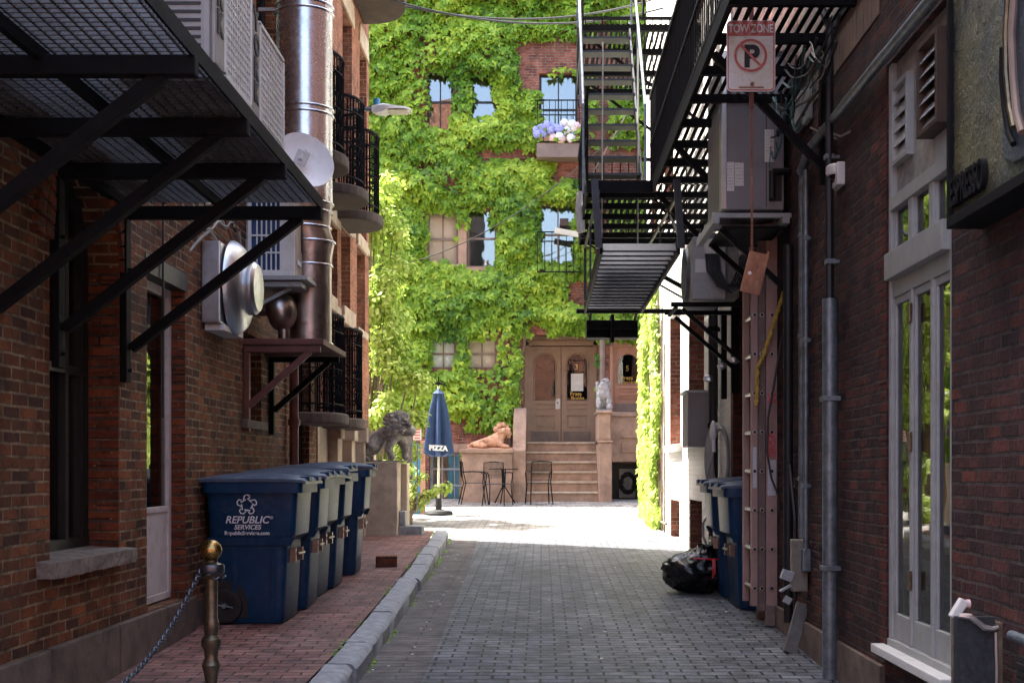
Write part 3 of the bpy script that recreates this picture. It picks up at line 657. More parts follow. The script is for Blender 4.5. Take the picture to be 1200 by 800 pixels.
mb = MB(); mb.box(-9, 9, FY+1.5, 36, -.3, 11.9); mb.box(-9, 9, FY+.34, FY+1.5, 11.2, 11.9); mb.box(-9, -8.6, FY+.34, FY+1.5, 0, 11.2); mb.box(8.6, 9, FY+.34, FY+1.5, 0, 11.2); mb.build('building_mass', 'brick_facade', B3)
mb = MB(); mb.box(-9.05, 9.05, FY-.35, FY+.5, 12.0, 12.35); mb.build('cornice', 'brownstone', B3)
for k, (a, b, c, d) in W.items():
    back = {'a': 'curtain_sky_white', 'b': 'curtain_sky_white', 'c': 'curtain_sky_white', 'd': 'blind', 'e': 'curtain_sky_white', 'f': 'curtain_sky_white', 'g': 'curtain_sky_white', 'h': 'blind'}[k]  # white behind a, b, c, e and f stands in for reflected sky
    win(B3, 'y', FY, X_(a), X_(b), Z_(d), Z_(c), 'frame_dark' if k in 'abc' else 'frame_brown', back, side=-1, depth=.14, bars=(1 if k in 'acdfgh' else 0, 1), pane='glass_sky' if k in 'abcef' else 'glass_thin', backmat='dark_room')
for (a, b, c, d) in extra: win(B3, 'y', FY, a, b, c, d, 'frame_dark', 'curtain_sky_white', side=-1, depth=.14, backmat='dark_room')
win(B3, 'y', FY, *base_w, 'grey_light', 'grey_light', side=-1, depth=.2, bars=(2, 2), backmat='dark_room', w_=.07)
mb = MB(); mb.box(X_(537), X_(547), FY-.02, FY+.1, Z_(312), Z_(246)); mb.box(X_(498), X_(540), FY-.06, FY+.05, Z_(315), Z_(310)); mb.box(X_(546), X_(584), FY-.06, FY+.05, Z_(318), Z_(313)); mb.box(X_(500), X_(553), FY-.06, FY+.03, Z_(530), Z_(520)); mb.build('stone_trim', 'brownstone', B3, bevel=.008)
MB().box(X_(629), X_(680), FY-.45, FY+.02, Z_(190), Z_(174)).build('balcony_slab', 'frame_brown', B3, bevel=.01)
def grille(u0, u1, v0, v1, y, out, nb, nm='window_rail'):
    mb = MB()
    for zz in (v0, v1): mb.bar((u0, y-out, zz), (u1, y-out, zz), .025); mb.bar((u0, y-out, zz), (u0, y, zz), .02); mb.bar((u1, y-out, zz), (u1, y, zz), .02)
    for i in range(nb+1): x = u0+(u1-u0)*i/nb; mb.bar((x, y-out, v0), (x, y-out, v1), .014)
    mb.build(nm, 'black_iron', B3)
grille(X_(630), X_(678), Z_(172), Z_(124), FY, .42, 7); grille(X_(630), X_(680), Z_(322), Z_(276), FY, .42, 6)
# doors in their recess
def leaf_door(parent, x0, x1, z0, z1, y, mat, letters=False):
    m_ = MB(); w_ = x1-x0; st = .14*w_+.03
    gz0, gz1 = z0+.98*(z1-z0)/2.26, z1-.16
    m_.box(x0, x0+st, y, y+.06, z0, z1); m_.box(x1-st, x1, y, y+.06, z0, z1); m_.box(x0+st, x1-st, y, y+.06, z0, z0+.28); m_.box(x0+st, x1-st, y, y+.06, z0+.64*(gz0-z0), z0+.72*(gz0-z0)); m_.box(x0+st, x1-st, y, y+.06, gz0-.08, gz0)
    r_ = (x1-x0-2*st)/2; cx = (x0+x1)/2; cz = gz1-r_*1.05
    for s_ in (-1, 1): m_.prism([(cx+s_*r_, y, z1)]+[(cx+s_*r_*math.cos(t), y, cz+r_*math.sin(t)) for t in np.linspace(0, math.pi/2, 8)]+[(cx, y, z1)], (0, .06, 0))
    m_.box(x0+st-.01, x1-st+.01, y+.03, y+.05, z0+.2, gz0-.05)
    for a, b in ((z0+.3, z0+.62*(gz0-z0)), (z0+.74*(gz0-z0), gz0-.1)): m_.box(x0+st+.04, x1-st-.04, y+.01, y+.04, a+.05, b-.05)
    o = m_.build('door', mat, parent, bevel=.008)
    MB().tube([(cx+(r_+.02)*math.cos(t), y-.005, cz+(r_+.02)*math.sin(t)) for t in np.linspace(0, math.pi, 14)]+[(cx-r_-.02, y-.005, gz0+.02), (cx+r_+.02, y-.005, gz0+.02)], .016, 5, True).build('moulding', mat, o, smooth=True)
    MB().box(x0+st, x1-st, y+.035, y+.04, gz0, z1-.05).build('pane', 'glass', o)
    MB().box(x0+.05, x1-.05, y-.004, y, z0+.02, z0+.24).build('kick_plate', 'frame_brown', o)
    return o, cx, gz0, gz1
DY = 29.25; zt = lambda py: 1.55+(552-py)*DY/F; xt = lambda px: (px-635)*DY/F
porch = thing('brownstone_porch', 'brown double doors with arched panes at the top of the stone steps', 'porch', (.4, FY, 2.2))
fm = MB(); a, b = door_l[0], door_l[1]
fm.box(a, xt(620), DY-.04, DY+.1, 2.2, zt(400)); fm.box(xt(695), b, DY-.04, DY+.1, 2.2, zt(400)); fm.box(a, b, DY-.04, DY+.1, zt(405), zt(399)); fm.box(a, b, DY, DY+.06, zt(399), zt(380)); fm.box(a-.02, a+.0, FY+.02, DY-.05, 2.2, Z_(393)); fm.box(b, b+.02, FY+.02, DY-.05, 2.2, Z_(393)); fm.box(a, b, FY+.34, DY, Z_(392), Z_(388)); fm.build('door_frame', 'door_brown', porch, bevel=.008)
MB().box(a-.05, b+.05, DY+.15, DY+.2, 2.2, Z_(388)).build('back', 'dark_room', porch)
dl, cx, gz0, gz1 = leaf_door(porch, xt(620), xt(657.2), 2.22, zt(406), DY, 'door_brown')
dR, cx, gz0, gz1 = leaf_door(porch, xt(657.8), xt(695), 2.22, zt(406), DY, 'door_brown')
MB().box(cx-.14, cx+.14, DY+.02, DY+.03, gz0+.22, gz0+.62).build('notice', 'paper', dR)
text('3', .17, (cx-.06, DY+.025, gz1-.36), (1,0,0), (0,0,1), 'brass', dR)
text('Praga', .12, (cx-.16, DY+.025, gz0+.12), (1,0,0), (0,0,1), 'brass', dR, bold=.002); text('Books', .12, (cx-.14, DY+.025, gz0+.02), (1,0,0), (0,0,1), 'brass', dR, bold=.002)
MB().box(xt(651), xt(656.5), DY-.012, DY-.002, zt(479), zt(467)).build('lock_plate', 'white_metal', dR)
MB().tube([(xt(653.5), DY-.012, zt(472)), (xt(653.5), DY-.05, zt(472))], .02, 8).build('handle', 'bronze', dR)
porch2 = thing('brownstone_porch', 'reddish door with one arched pane above the brown stone block on the right', 'porch', (1.9, 28, 1.0))
k2 = 28.6; zz = lambda py: 1.55+(552-py)*k2/F; xx = lambda px: (px-635)*k2/F
fm = MB(); fm.box(xx(714), xx(718), k2-.1, k2+.06, zz(486), zz(400)); fm.box(xx(754.5), xx(760), k2-.1, k2+.06, zz(486), zz(400)); fm.box(xx(718), xx(754.5), k2-.1, k2+.06, zz(406), zz(400)); fm.build('door_frame', 'door_red', porch2, bevel=.008)
d3, cx, gz0, gz1 = leaf_door(porch2, xx(718), xx(754.5), zz(485), zz(406), k2, 'door_red')
MB().box(xx(714), xx(758), k2+.2, k2+.22, zz(486), zz(400)).build('back', 'dark_room', porch2)
text('5', .17, (cx-.06, k2+.025, gz1-.38), (1,0,0), (0,0,1), 'brass', d3)
text('Praga', .12, (cx-.16, k2+.025, gz0+.12), (1,0,0), (0,0,1), 'brass', d3, bold=.002); text('Books', .12, (cx-.14, k2+.025, gz0+.02), (1,0,0), (0,0,1), 'brass', d3, bold=.002)
bl = MB(); k3 = 27.9; f3 = lambda px, py: ((px-635)*k3/F, 1.55+(552-py)*k3/F)
(x0, z0), (x1, z1) = f3(713, 541), f3(766, 485); bl.box(x0, x1, k3, FY+.02, z0, z1); bl.box(x0-.02, x1, k3-.03, k3, z1-.05, z1+.04); bl.box(f3(728, 0)[0], f3(746, 0)[0], k3-.02, k3, f3(0, 530)[1], f3(0, 518)[1]); bl.box(f3(728, 0)[0], f3(746, 0)[0], k3-.035, k3, f3(0, 513)[1], f3(0, 511)[1])
bl.box(f3(750, 0)[0], x1, k3, FY, .6, z0); bl.build('stone_block', 'brownstone', porch2, bevel=.015)
bd = MB(); bd.box(xx(716), xx(748), FY+.25, FY+.3, .9, zz(541)); bdo = bd.build('cellar_door', 'frame_dark', porch2)
MB().box(xx(726), xx(745), FY+.2, FY+.245, zz(583), zz(549)).build('door_panel', 'grey_light', bdo)
wr = MB()
for i in range(40): t = random.uniform(0, 6.28); wr.blob((xx(736)+.15*math.cos(t), FY+.17, zz(566)+.2*math.sin(t)), (.05, .03, .05), .3, 4, i, 8, 5)
wr.build('wreath', 'frame_dark', bdo); MB().lathe((xx(733.5), FY+.17, zz(567)), (0, 1, 0), [(.09, 0), (.09, .02)], 16, ).build('wreath_disc', 'wreath_grey', bdo)
# steps and cheek walls
st = thing('stone_steps', 'brownstone front steps rising to the brown double doors', 'steps', (.42, 27.1, .9))
gz = G(27.1); n_ = 6; rise = (2.2-gz)/n_
tr = MB(); no = MB()
for i in range(n_):
    y0 = 27.1+.27*i; z1 = gz+rise*(i+1); tr.box(-.33, 1.2, y0, 29.3 if i == 5 else y0+.35, gz-.2, z1-.045); no.box(-.35, 1.2, y0-.03, 29.3 if i == 5 else y0+.28, z1-.045, z1)
tr.build('risers', 'brownstone', st, bevel=.006); no.build('treads', 'sandstone', st, bevel=.01)
ck = MB(); ck.box(1.2, 1.48, 27.0, 28.45, gz-.2, 2.15); ck.box(1.18, 1.5, 26.98, 27.5, 2.15, 2.2); ck.box(1.19, 1.46, 27.15, 28.5, 2.2, 2.78); ck.box(1.16, 1.5, 27.1, 28.5, 2.78, 2.83); ck.prism([(-.62, 27.0, gz-.2), (-.62, 27.0, 2.0), (-.62, 27.2, 2.12), (-.62, 28.3, 2.95), (-.62, 28.5, 2.95), (-.62, 28.5, gz-.2)], (.28, 0, 0)); ck.build('cheek_wall', 'brownstone', st, bevel=.02)
MB().tube([(1.32, 27.9, 2.83), (1.32, 27.9, 4.6)], .06, 10).build('post', 'frame_brown', st, smooth=True)
pw = MB(); pw.box(-1.68, -.62, 26.9, 28.45, gz-.2, 1.93); pw.box(-1.72, -.6, 26.86, 28.45, 1.93, 2.02)
tag(pw.build('planter_wall', 'brownstone', None, bevel=.015), 'low brown stone wall left of the front steps, carrying the terracotta lion', 'low wall')
# neighbours across the street left and right so the place does not end at the facade
tag(MB().box(-40, -9.05, 27.5, 36, 0, 11).build('row_of_houses', 'brick_facade'), 'further brick houses left of the ivy townhouse on the cross street', 'building')
tag(MB().box(9.05, 40, 27.5, 36, 0, 11).build('row_of_houses', 'brick_facade'), 'further brick houses right of the ivy townhouse on the cross street', 'building')

mb = MB(); mb.box(-22, 22, -20, -14, -1, 9); mb.build  # unseen brick front added to bounce sunlight into the alley
tag(mb.build('bounce_facade', 'brick_far'), 'red brick front added unseen behind the viewer to bounce sunlight into the alley', 'building')

# ============================================================ IVY
def bare(px, py):
    "how much the wall shows through at this spot (0 covered, 1 bare)"
    wob = 5*nz(px*.06, py*.06, 1)+3*nz(px*.17, py*.17, 4)
    d = -99
    rects = [(504, 527, 88, 148), (556, 577, 94, 134), (636, 690, 92, 172), (503, 534, 252, 305), (535, 579, 268, 312), (552, 572, 246, 270), (637, 670, 244, 302), (509, 532, 400, 430), (551, 577, 401, 430),
             (612, 698, 396, 530), (624, 640, 384, 400), (704, 760, 402, 600), (470, 545, 492, 600), (610, 700, 50, 78), (612, 640, 60, 104), (652, 690, 176, 206), (692, 752, 175, 216), (598, 622, 516, 620), (668, 690, 328, 352), (545, 600, 510, 620), (700, 740, 60, 95), (560, 640, 178, 184), (700, 712, 20, 300)]
    for a, b, c, e in rects:
        d = max(d, min(px-a, b-px, py-c, e-py)+wob)
    return d+2.5
N_ = 66000; pxs = rng.uniform(300, 850, N_); pys = rng.uniform(-60, 560, N_); keep = np.zeros(N_, bool); dep = np.zeros(N_)
for i in range(N_):
    a, b = pxs[i], pys[i]; q = bare(a, b)
    thin = nz(a*.013, b*.016, 7)
    keep[i] = q < 0 and (thin > -.42 or random.random() < .35) and not (b > 505 and a < 470 and False)
    lump = .5+.6*nz(a*.022, b*.03, 2)+.45*nz(a*.07, b*.09, 3)
    dep[i] = .05+.32*max(0, lump)*min(1, max(.12, -q/12))
pxs, pys, dep = pxs[keep], pys[keep], dep[keep]; m = len(pxs)
u = rng.random(m)
pos = np.c_[(pxs-635)*FY/F, FY-dep*np.where(u < .75, 1, rng.uniform(.3, 1, m)), 1.55+(552-pys)*FY/F]
nr = np.c_[rng.normal(0, .38, m), -np.ones(m), rng.normal(.55, .35, m)]; tp = np.c_[rng.normal(0, .45, m), rng.normal(-.2, .2, m), -np.ones(m)]
cl = np.array([nz(a*.018, b*.018, 11) for a, b in zip(pxs, pys)])
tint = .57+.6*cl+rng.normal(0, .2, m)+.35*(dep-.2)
iv = thing('climbing_ivy', 'bright green ivy covering the far townhouse around its windows', 'climbing plant', (0, FY, 1))
leaves('foliage', pos, nr, tp, rng.uniform(.085, .165, m), tint, 'ivy', iv)
sm = MB()
for i in range(46):
    x = random.uniform(-4.5, 2); z = random.uniform(1.6, 4); pts = []
    for k in range(26):
        pts.append((x, FY-.03, z)); z += random.uniform(.2, .45); x += random.uniform(-.16, .16)
        if z > 11.7: break
    run = []
    for p in pts+[None]:
        ok = p is not None and not any(o[0]-.12 < p[0] < o[1]+.12 and o[2]-.25 < p[2] < o[3]+.25 for o in ops2)
        if ok: run.append(p)
        else:
            if len(run) > 2: sm.tube(run, .011, 4)
            run = []
for x in (-.45, -.7, -3.2, 1.33): sm.tube([(x+.1*nz(z*2, x), FY-.08, z) for z in np.arange(.9, 5, .25)], .03, 6)
sm.build('stem', 'bark', iv)

# ivy that has climbed the sunlit corner of the painted wall
def blotch(name, label, n, fy, fz, dens, mat, dep_, size=(.06, .12)):
    t = thing(name, label, 'climbing plant', (XR, fy[0], G(20)))
    P_, T_ = [], []
    while len(P_) < n:
        y = random.uniform(*fy); z = random.uniform(*fz); d = dens(y, z)
        if random.random() < d: P_.append((XR-.02-random.random()*dep_*(.3+d), y, z)); T_.append(.5+.6*nz(y*2, z*2)+random.gauss(0, .15))
    P_ = np.array(P_); m = len(P_)
    leaves('foliage', P_, np.c_[-np.ones(m), rng.normal(-.4, .4, m), rng.normal(.4, .3, m)], np.c_[rng.normal(0, .3, m), rng.normal(0, .4, m), -np.ones(m)], rng.uniform(*size, m), T_, mat, t)
    sm = MB(); sm.tube([(XR-.04, fy[0]+(fy[1]-fy[0])*q/12, G(20)+.12+.05*nz(q, 3)) for q in range(13)], .02, 5)
    for i in range(7):
        y = fy[0]+(fy[1]-fy[0])*random.random(); sm.tube([(XR-.03, y+.12*nz(z*2, i), z) for z in np.arange(G(y), fz[1]-.5-random.random(), .2)], .012, 5)
    sm.build('stem', 'bark', t)
def dens(y, z):
    e = .5*nz(z*1.4, 5)+.25*nz(z*4, 8)
    main = 1 if y > 21.6+e-max(0, (2.6-z))*1.1 else 0
    low = 1 if abs(y-20.3-e) < max(0, (1.9-z)*.55) else 0
    strand = 1 if abs(y-20.1-.35*math.sin(z*1.7)-e*.6) < .22 and z > 1.5 else 0
    return min(1, main*(.85 if z < 3.9 else .5)+low+strand*.8)
blotch('climbing_ivy', 'sunlit pale green ivy on the corner of the white painted wall', 4600, (18.6, 22.62), (G(20), 4.9), dens, 'sun_leaf', .12)

def figure(name, nodes, edges, mat, parent=None, rough=.012, fr=14, sub=2, extra=None):
    "one continuous body grown from a skeleton {joint: (x, y, z, radius)}"
    off = Vector((0,0,0)); q = parent
    while q is not None: off += q.location; q = q.parent
    bm = bmesh.new(); sk_ = bm.verts.layers.skin.verify(); V = {}
    for i, (k, (x, y, z, r)) in enumerate(nodes.items()):
        v = bm.verts.new((x, y, z)); v.co -= off; V[k] = v; v[sk_].radius = (r, r); v[sk_].use_root = (i == 0)
    for a, b in edges: bm.edges.new((V[a], V[b]))
    me = bpy.data.meshes.new(name); bm.to_mesh(me); bm.free()
    o = bpy.data.objects.new(name, me); C.objects.link(o); m = o.modifiers.new('s', 'SKIN'); m.use_smooth_shade = True; u = o.modifiers.new('u', 'SUBSURF'); u.levels = u.render_levels = sub
    bpy.context.view_layer.update(); me2 = bpy.data.meshes.new_from_object(o.evaluated_get(bpy.context.evaluated_depsgraph_get())); o.modifiers.clear(); o.data = me2
    me2.materials.clear(); me2.materials.append(M[mat])
    for v in me2.vertices: v.co += v.normal*rough*noise.noise(v.co*fr)*2
    me2.polygons.foreach_set('use_smooth', [True]*len(me2.polygons)); 
    o.parent = parent; return o

# ============================================================ LEFT SIDE OBJECTS
# iron platform carried on brackets
PZ = 3.12; pl = thing('iron_platform', 'black iron grating platform on diagonal wall brackets, overhead at the upper left', 'platform', (XL, 5.5, PZ))
y0, y1, px1 = 2.75, 7.68, -1.32
gr = MB(); i = 0; a = y0
while a < y1: gr.bar((XL+.02, a, PZ+.045), (px1, a, PZ+.045), .009, .012); a += .046
a = XL+.02
while a < px1: gr.bar((a, y0, PZ+.045), (a, y1, PZ+.045), .009, .012); a += .05
gr.build('grating', 'grating', pl)
fr = MB(); fr.bar((px1, y0, PZ+.03), (px1, y1, PZ+.03), .012, .07); fr.bar((XL+.03, y0, PZ+.02), (XL+.03, y1, PZ+.02), .05, .05); fr.bar((-1.9, y0, PZ+.005), (-1.9, y1, PZ+.005), .03, .05); fr.build('frame', 'black_iron', pl)
for yy in (4.86, 5.72, 6.56, 7.62):
    b_ = MB(); b_.bar((XL, yy, PZ-.035), (px1+.01, yy, PZ-.035), .06, .075); b_.bar((px1-.12, yy+.02, PZ-.06), (XL+.05, yy+.02, 2.28), .055, .06, up=(0,1,0)); b_.box(XL+.0, XL+.04, yy-.04, yy+.05, 2.08, PZ-.07)
    for z_ in (2.15, 2.28, 2.75): b_.tube([(XL+.035, yy, z_), (XL+.06, yy, z_)], .012, 6)
    b_.build('bracket', 'black_iron', pl, bevel=.004)
# old upper platform edge and its stair stringer above the first bay
def condenser(y0, y1, x, h, label, nm):
    t = thing('air_conditioner', label, 'air conditioner', (x-.2, (y0+y1)/2, PZ+.06), 'condenser units on the iron platform')
    z0, z1 = PZ+.07, PZ+.07+h
    mb = MB(); mb.box(x-.42, x-.012, y0, y1, z0, z1); mb.build('body', 'unit_beige', t, bevel=.025)
    g = MB(); ys = y0+.16; k = ys
    g.box(x-.012, x+.006, y0+.01, ys, z0+.02, z1-.02) 
    g.build('control_panel', 'unit_beige', t, bevel=.006)
    g = MB(); k = ys+.02
    while k < y1-.015: g.box(x-.006, x+.004, k, k+.01, z0+.03, z1-.03); k += .042
    k = z0+.03
    while k < z1-.025: g.box(x-.005, x+.005, ys+.01, y1-.01, k, k+.009); k += .034
    g.box(x-.01, x+.01, ys, ys+.018, z0+.02, z1-.02); g.box(x-.01, x+.01, y1-.02, y1, z0+.02, z1-.02); g.box(x-.01, x+.01, ys, y1, z1-.03, z1-.012); g.box(x-.01, x+.01, ys, y1, z0+.012, z0+.03)
    g.build('grille', 'white_metal', t)
    MB().box(x-.0122, x-.0112, ys, y1, z0+.02, z1-.02).build('coil', 'rubber', t)
    s_ = MB()
    for q in range(int((h-.08)/.034)): s_.box(x-.38, x-.05, y0-.004, y0+.001, z0+.05+q*.034, z0+.062+q*.034)
    s_.build('side_slots', 'frame_dark', t)
    zt_ = 3.78 if h > .7 else 3.725
    for ch in 'YORK': text(ch, .13, (x+.009, y0+.035, zt_-.09), (0,1,0), (0,0,1), 'rubber', t, ext=.002, bold=.006); zt_ -= .113
    fe = MB()
    for a in (y0+.04, y1-.08): fe.box(x-.4, x-.02, a, a+.04, PZ+.056, z0+.004)
    fe.build('feet', 'black_iron', t)
condenser(5.2, 5.86, -1.335, .95, 'taller beige condenser with white mesh grille on the iron platform, nearer the viewer', 'a')
condenser(5.98, 6.72, -1.36, .53, 'shorter rounded condenser with white mesh grille at the far end of the iron platform', 'b')

eq = thing('equipment_housing', 'dark long equipment housing lying on the iron platform against the left wall', 'equipment', (-2.2, 4.6, PZ+.07))
mb = MB(); mb.box(XL+.03, -2.1, 2.9, 5.12, PZ+.075, PZ+.7); mb.build('case', 'frame_dark', eq, bevel=.02); mb = MB(); mb.box(XL+.03, -2.2, 5.14, 7.3, PZ+.075, PZ+.45); mb.build('low_case', 'frame_dark', eq, bevel=.02)
# big exhaust duct
D_ = 11.3; dc = lambda px: ((px-635)*D_/F); dz = lambda py: 1.55+(552-py)*D_/F
du = thing('exhaust_duct', 'large round stainless exhaust duct rising up the left wall', 'duct', (dc(357), D_, dz(405)))
def ring(mb, cx, cz, r, tilt=0): mb.lathe((cx, D_, cz-.012), (tilt, 0, 1), [(r-.003, 0), (r+.012, .004), (r+.016, .012), (r+.012, .02), (r-.003, .024)], 32)
ux, lx = dc(357), dc(362); ru, rl_ = .245, .178
mb = MB(); mb.lathe((ux, D_, dz(238)), (0,0,1), [(ru, 0), (ru, 5.2)], 40); mb.build('upper_section', 'steel', du, smooth=True)
mb = MB(); mb.lathe((lx, D_, dz(403)), (0,0,1), [(.20, 0), (.20, dz(312)-dz(403))], 40); mb.build('lower_section', 'steel_dark', du, smooth=True)
mb = MB(); hs = [(312, .20, lx), (300, .2, lx+.005), (285, .215, lx+.01), (268, .222, ux), (250, .235, ux), (238, ru, ux)]
n = 36; rings = [[(cx+r_*math.cos(t*2*math.pi/n), D_+r_*math.sin(t*2*math.pi/n), dz(py)) for t in range(n)] for py, r_, cx in hs]
mb.loft(rings).build('elbow', 'steel_dark', du, smooth=True)
mb = MB()
for py, cx, r_ in ((403, lx, .2), (312, lx, .2), (285, lx+.01, .215), (268, ux, .225), (250, ux, .236), (240, ux, ru), (137, ux, ru), (130, ux, ru), (18, ux, ru), (10, ux, ru)): ring(mb, cx, dz(py), r_)
mb.build('bands', 'steel', du, smooth=True)
mb = MB(); mb.bar((XL, D_, dz(120)), (ux, D_, dz(120)), .04, .03); mb.bar((XL, D_, dz(12)), (ux, D_, dz(12)), .04, .03); mb.build('wall_strap', 'steel_dark', du)
# shelf that carries it
sh = thing('bracket_shelf', 'dark iron shelf with a rusty red brace carrying the big duct', 'shelf', (XL, 11.2, 2.5))
mb = MB(); mb.box(XL, -1.83, 10.72, 11.95, dz(411), dz(404.5)); mb.build('shelf_plate', 'red_iron', sh, bevel=.004)
for yy, mt in ((10.76, 'red_iron'), (11.75, 'black_iron')):
    b_ = MB(); z1 = dz(412); b_.bar((XL, yy, z1-.03), (-1.86, yy, z1-.03), .05, .05); b_.bar((-1.95, yy, z1-.05), (XL+.04, yy, z1-.5), .05, .05, up=(0,1,0)); b_.box(XL, XL+.045, yy-.03, yy+.03, z1-.72, z1-.06); b_.build('bracket', mt, sh, bevel=.003)
# small rounded blower hanging behind the window unit
bl_ = thing('blower', 'small dull grey rounded blower under the window air conditioner', 'blower', P(331, 365, 11.0))
c = P(330, 365, 11.0); MB().blob(c, (.13, .16, .17), .03, 2, 3, 24, 14).build('housing', 'steel_dark', bl_, smooth=True); MB().tube([c+Vector((.02, 0, -.15)), c+Vector((.02, 0, -.26))], .05, 14).build('neck', 'steel_dark', bl_, smooth=True); MB().tube([c+Vector((-.1, 0, .02)), c+Vector((-.3, .02, .02))], .06, 14).build('outlet', 'steel_dark', bl_, smooth=True)
# window air conditioner
ac = thing('window_air_conditioner', 'boxy off-white air conditioner jutting through the left wall on a metal tray', 'air conditioner', (XL, 11.1, 3.2))
A0, A1, zx0, zx1, xo = 10.8, 11.5, 3.2, 3.86, -2.08
mb = MB(); mb.box(XL, xo, A0+.01, A1, zx0, zx1); mb.build('case', 'beige_metal', ac, bevel=.012)
g = MB(); g.box(XL+.02, xo-.005, A0-.01, A0+.012, zx0, zx0+.045); g.box(XL+.02, xo-.005, A0-.01, A0+.012, zx1-.04, zx1); g.box(XL+.02, XL+.05, A0-.01, A0+.012, zx0+.045, zx1-.04); g.box(XL+.29, xo-.005, A0-.012, A0+.012, zx0+.045, zx1-.04)
for i in range(1, 6): g.box(XL+.05+i*.04, XL+.062+i*.04, A0-.008, A0+.008, zx0+.04, zx1-.035)
for i in range(1, 4): g.box(XL+.05, XL+.29, A0-.009, A0+.009, zx0+.04+i*.145, zx0+.055+i*.145)
g.build('front_grille', 'white_metal', ac, bevel=.002); MB().box(XL+.04, XL+.3, A0+.004, A0+.0085, zx0+.03, zx1-.03).build('coil', 'umbrella_blue', ac)
MB().box(xo+.001, xo+.008, A0+.25, A1-.05, zx0+.24, zx1-.05).build('side_vent', 'wood_brown', ac)
mb = MB(); mb.box(XL, xo+.12, A0-.1, A1+.05, zx0-.05, zx0-.015); mb.box(XL, xo+.06, A0-.05, A1, zx0-.1, zx0-.055); mb.bar((XL, A0+.05, zx0-.3), (xo-.05, A0+.05, zx0-.1), .03, .03); mb.build('tray', 'grey_light', ac, bevel=.004)
MB().box(xo+.006, xo+.012, A0+.06, A0+.22, zx0+.1, zx0+.14).build('label_strip', 'white_print', ac)
# mushroom exhaust fan
FD = 9.75; cz = 1.55+(552-338)*FD/F
fn = thing('exhaust_fan', 'polished steel mushroom exhaust fan on the left wall', 'exhaust fan', (XL, FD, cz))
mb = MB(); mb.box(XL, XL+.14, FD-.36, FD+.34, cz-.3, cz+.3); mb.build('wall_box', 'bright_steel', fn, bevel=.01)
MB().lathe((XL+.13, FD, cz), (1,0,0), [(.22, 0), (.22, .06)], 30).build('throat', 'frame_dark', fn, smooth=True)
MB().lathe((XL+.15, FD, cz), (1,0,0), [(.335, 0), (.36, .006), (.358, .02), (.34, .05), (.30, .09), (.24, .115), (.2, .12)], 48).build('dome', 'bright_steel', fn, smooth=True)
MB().lathe((XL+.26, FD, cz), (1,0,0), [(.2, 0), (.205, .01), (.2, .06), (.175, .085), (.02, .095)], 40).build('cap', 'bright_steel', fn, smooth=True)
mb = MB(); mb.box(XL+.01, XL+.16, FD-.3, FD+.28, cz-.35, cz-.305); mb.build('flashing', 'white_metal', fn, bevel=.004)
# satellite dish
sdh = thing('satellite_dish', 'round off-white satellite dish in front of the steel duct', 'satellite dish', P(357, 187, 10.3))
c = P(358, 187, 10.3); ax = Vector((.42, -.9, .28)).normalized()
MB().lathe(c, ax, [(.03, -.05), (.1, -.045), (.17, -.025), (.21, 0), (.221, .004), (.222, -.012), (.21, -.018), (.17, -.045), (.05, -.07)][::-1], 44, sq=1.12).build('dish', 'dish_white', sdh, smooth=True)
mb = MB(); mb.ob(c+Vector((-.02, -.06, 0)), .1, .02, .12, Matrix.Rotation(.4, 3, 'Y')); mb.bar(c+Vector((-.03, -.08, -.02)), c+Vector((.0, -.03, .07)), .03, .025); mb.build('mount_plate', 'white_metal', sdh, bevel=.004)
MB().tube([c+Vector((-.05, .08, -.0)), c+Vector((-.2, .12, -.06)), Vector((XL, 10.5, c.z-.08))], .022, 8).build('arm', 'galv_pipe', sdh, smooth=True)
# street lamp
LD = 16.6; lp = thing('street_lamp', 'slim grey street lamp head reaching out from the left wall', 'street lamp', P(400, 130, LD))
c = P(436, 128, LD); MB().tube([Vector((XL, LD, c.z-.02)), Vector((-2.3, LD, c.z)), c+Vector((.05, 0, 0))], .03, 10).build('arm', 'galv_pipe', lp, smooth=True)
hd = MB(); q = P(482, 129, LD); rings = []
for t, wy, h0, h1 in ((0, .05, .04, -.04), (.12, .07, .06, -.065), (.3, .12, .065, -.055), (.45, .15, .05, -.02), (.8, .15, .025, -.015), (1.0, .09, -.0, -.02)):
    p_ = c.lerp(q, t); rings.append([p_+Vector((0, -wy, h1)), p_+Vector((0, -wy*.9, h0*.5)), p_+Vector((0, -wy*.4, h0)), p_+Vector((0, wy*.4, h0)), p_+Vector((0, wy*.9, h0*.5)), p_+Vector((0, wy, h1))])
hd.loft(rings).build('lamp_head', 'white_metal', lp, smooth=True)
p_ = c.lerp(q, .68); MB().ob(p_+Vector((0, 0, -.03)), .26, .22, .012).build('lens', 'pole_cream', lp)
MB().tube([c+Vector((.06, 0, .05)), c+Vector((.06, 0, .13))], .045, 12).build('photocell', 'blue_paint', lp, smooth=True)
# loose cables on the left wall
cb = thing('wall_cables', 'tangle of grey and black cables looping along the left wall above the fan', 'cables', (XL, 9, 3.3))
def loops(parent, n, y0, y1, z0, z1, x, r=(.004, .01), mats=('cable_black', 'cable_grey'), sag=.15):
    for mt in mats:
        mb = MB()
        for i in range(n):
            a, b = Vector((x+random.uniform(0, .06)*(-1 if x > 0 else 1), random.uniform(y0, y1), random.uniform(z0, z1))), Vector((x+random.uniform(0, .06)*(-1 if x > 0 else 1), random.uniform(y0, y1), random.uniform(z0, z1)))
            s1 = random.uniform(.3, 1)*sag; sd_ = random.random()*9
            mb.tube([a.lerp(b, t)+Vector((.03*nz(t*3, sd_), .05*nz(t*3, sd_+3), -s1*4*t*(1-t)+.04*nz(t*5, sd_+5))) for t in np.linspace(0, 1, 16)], random.uniform(*r), 5)
        mb.build('cable', mt, parent, smooth=True)
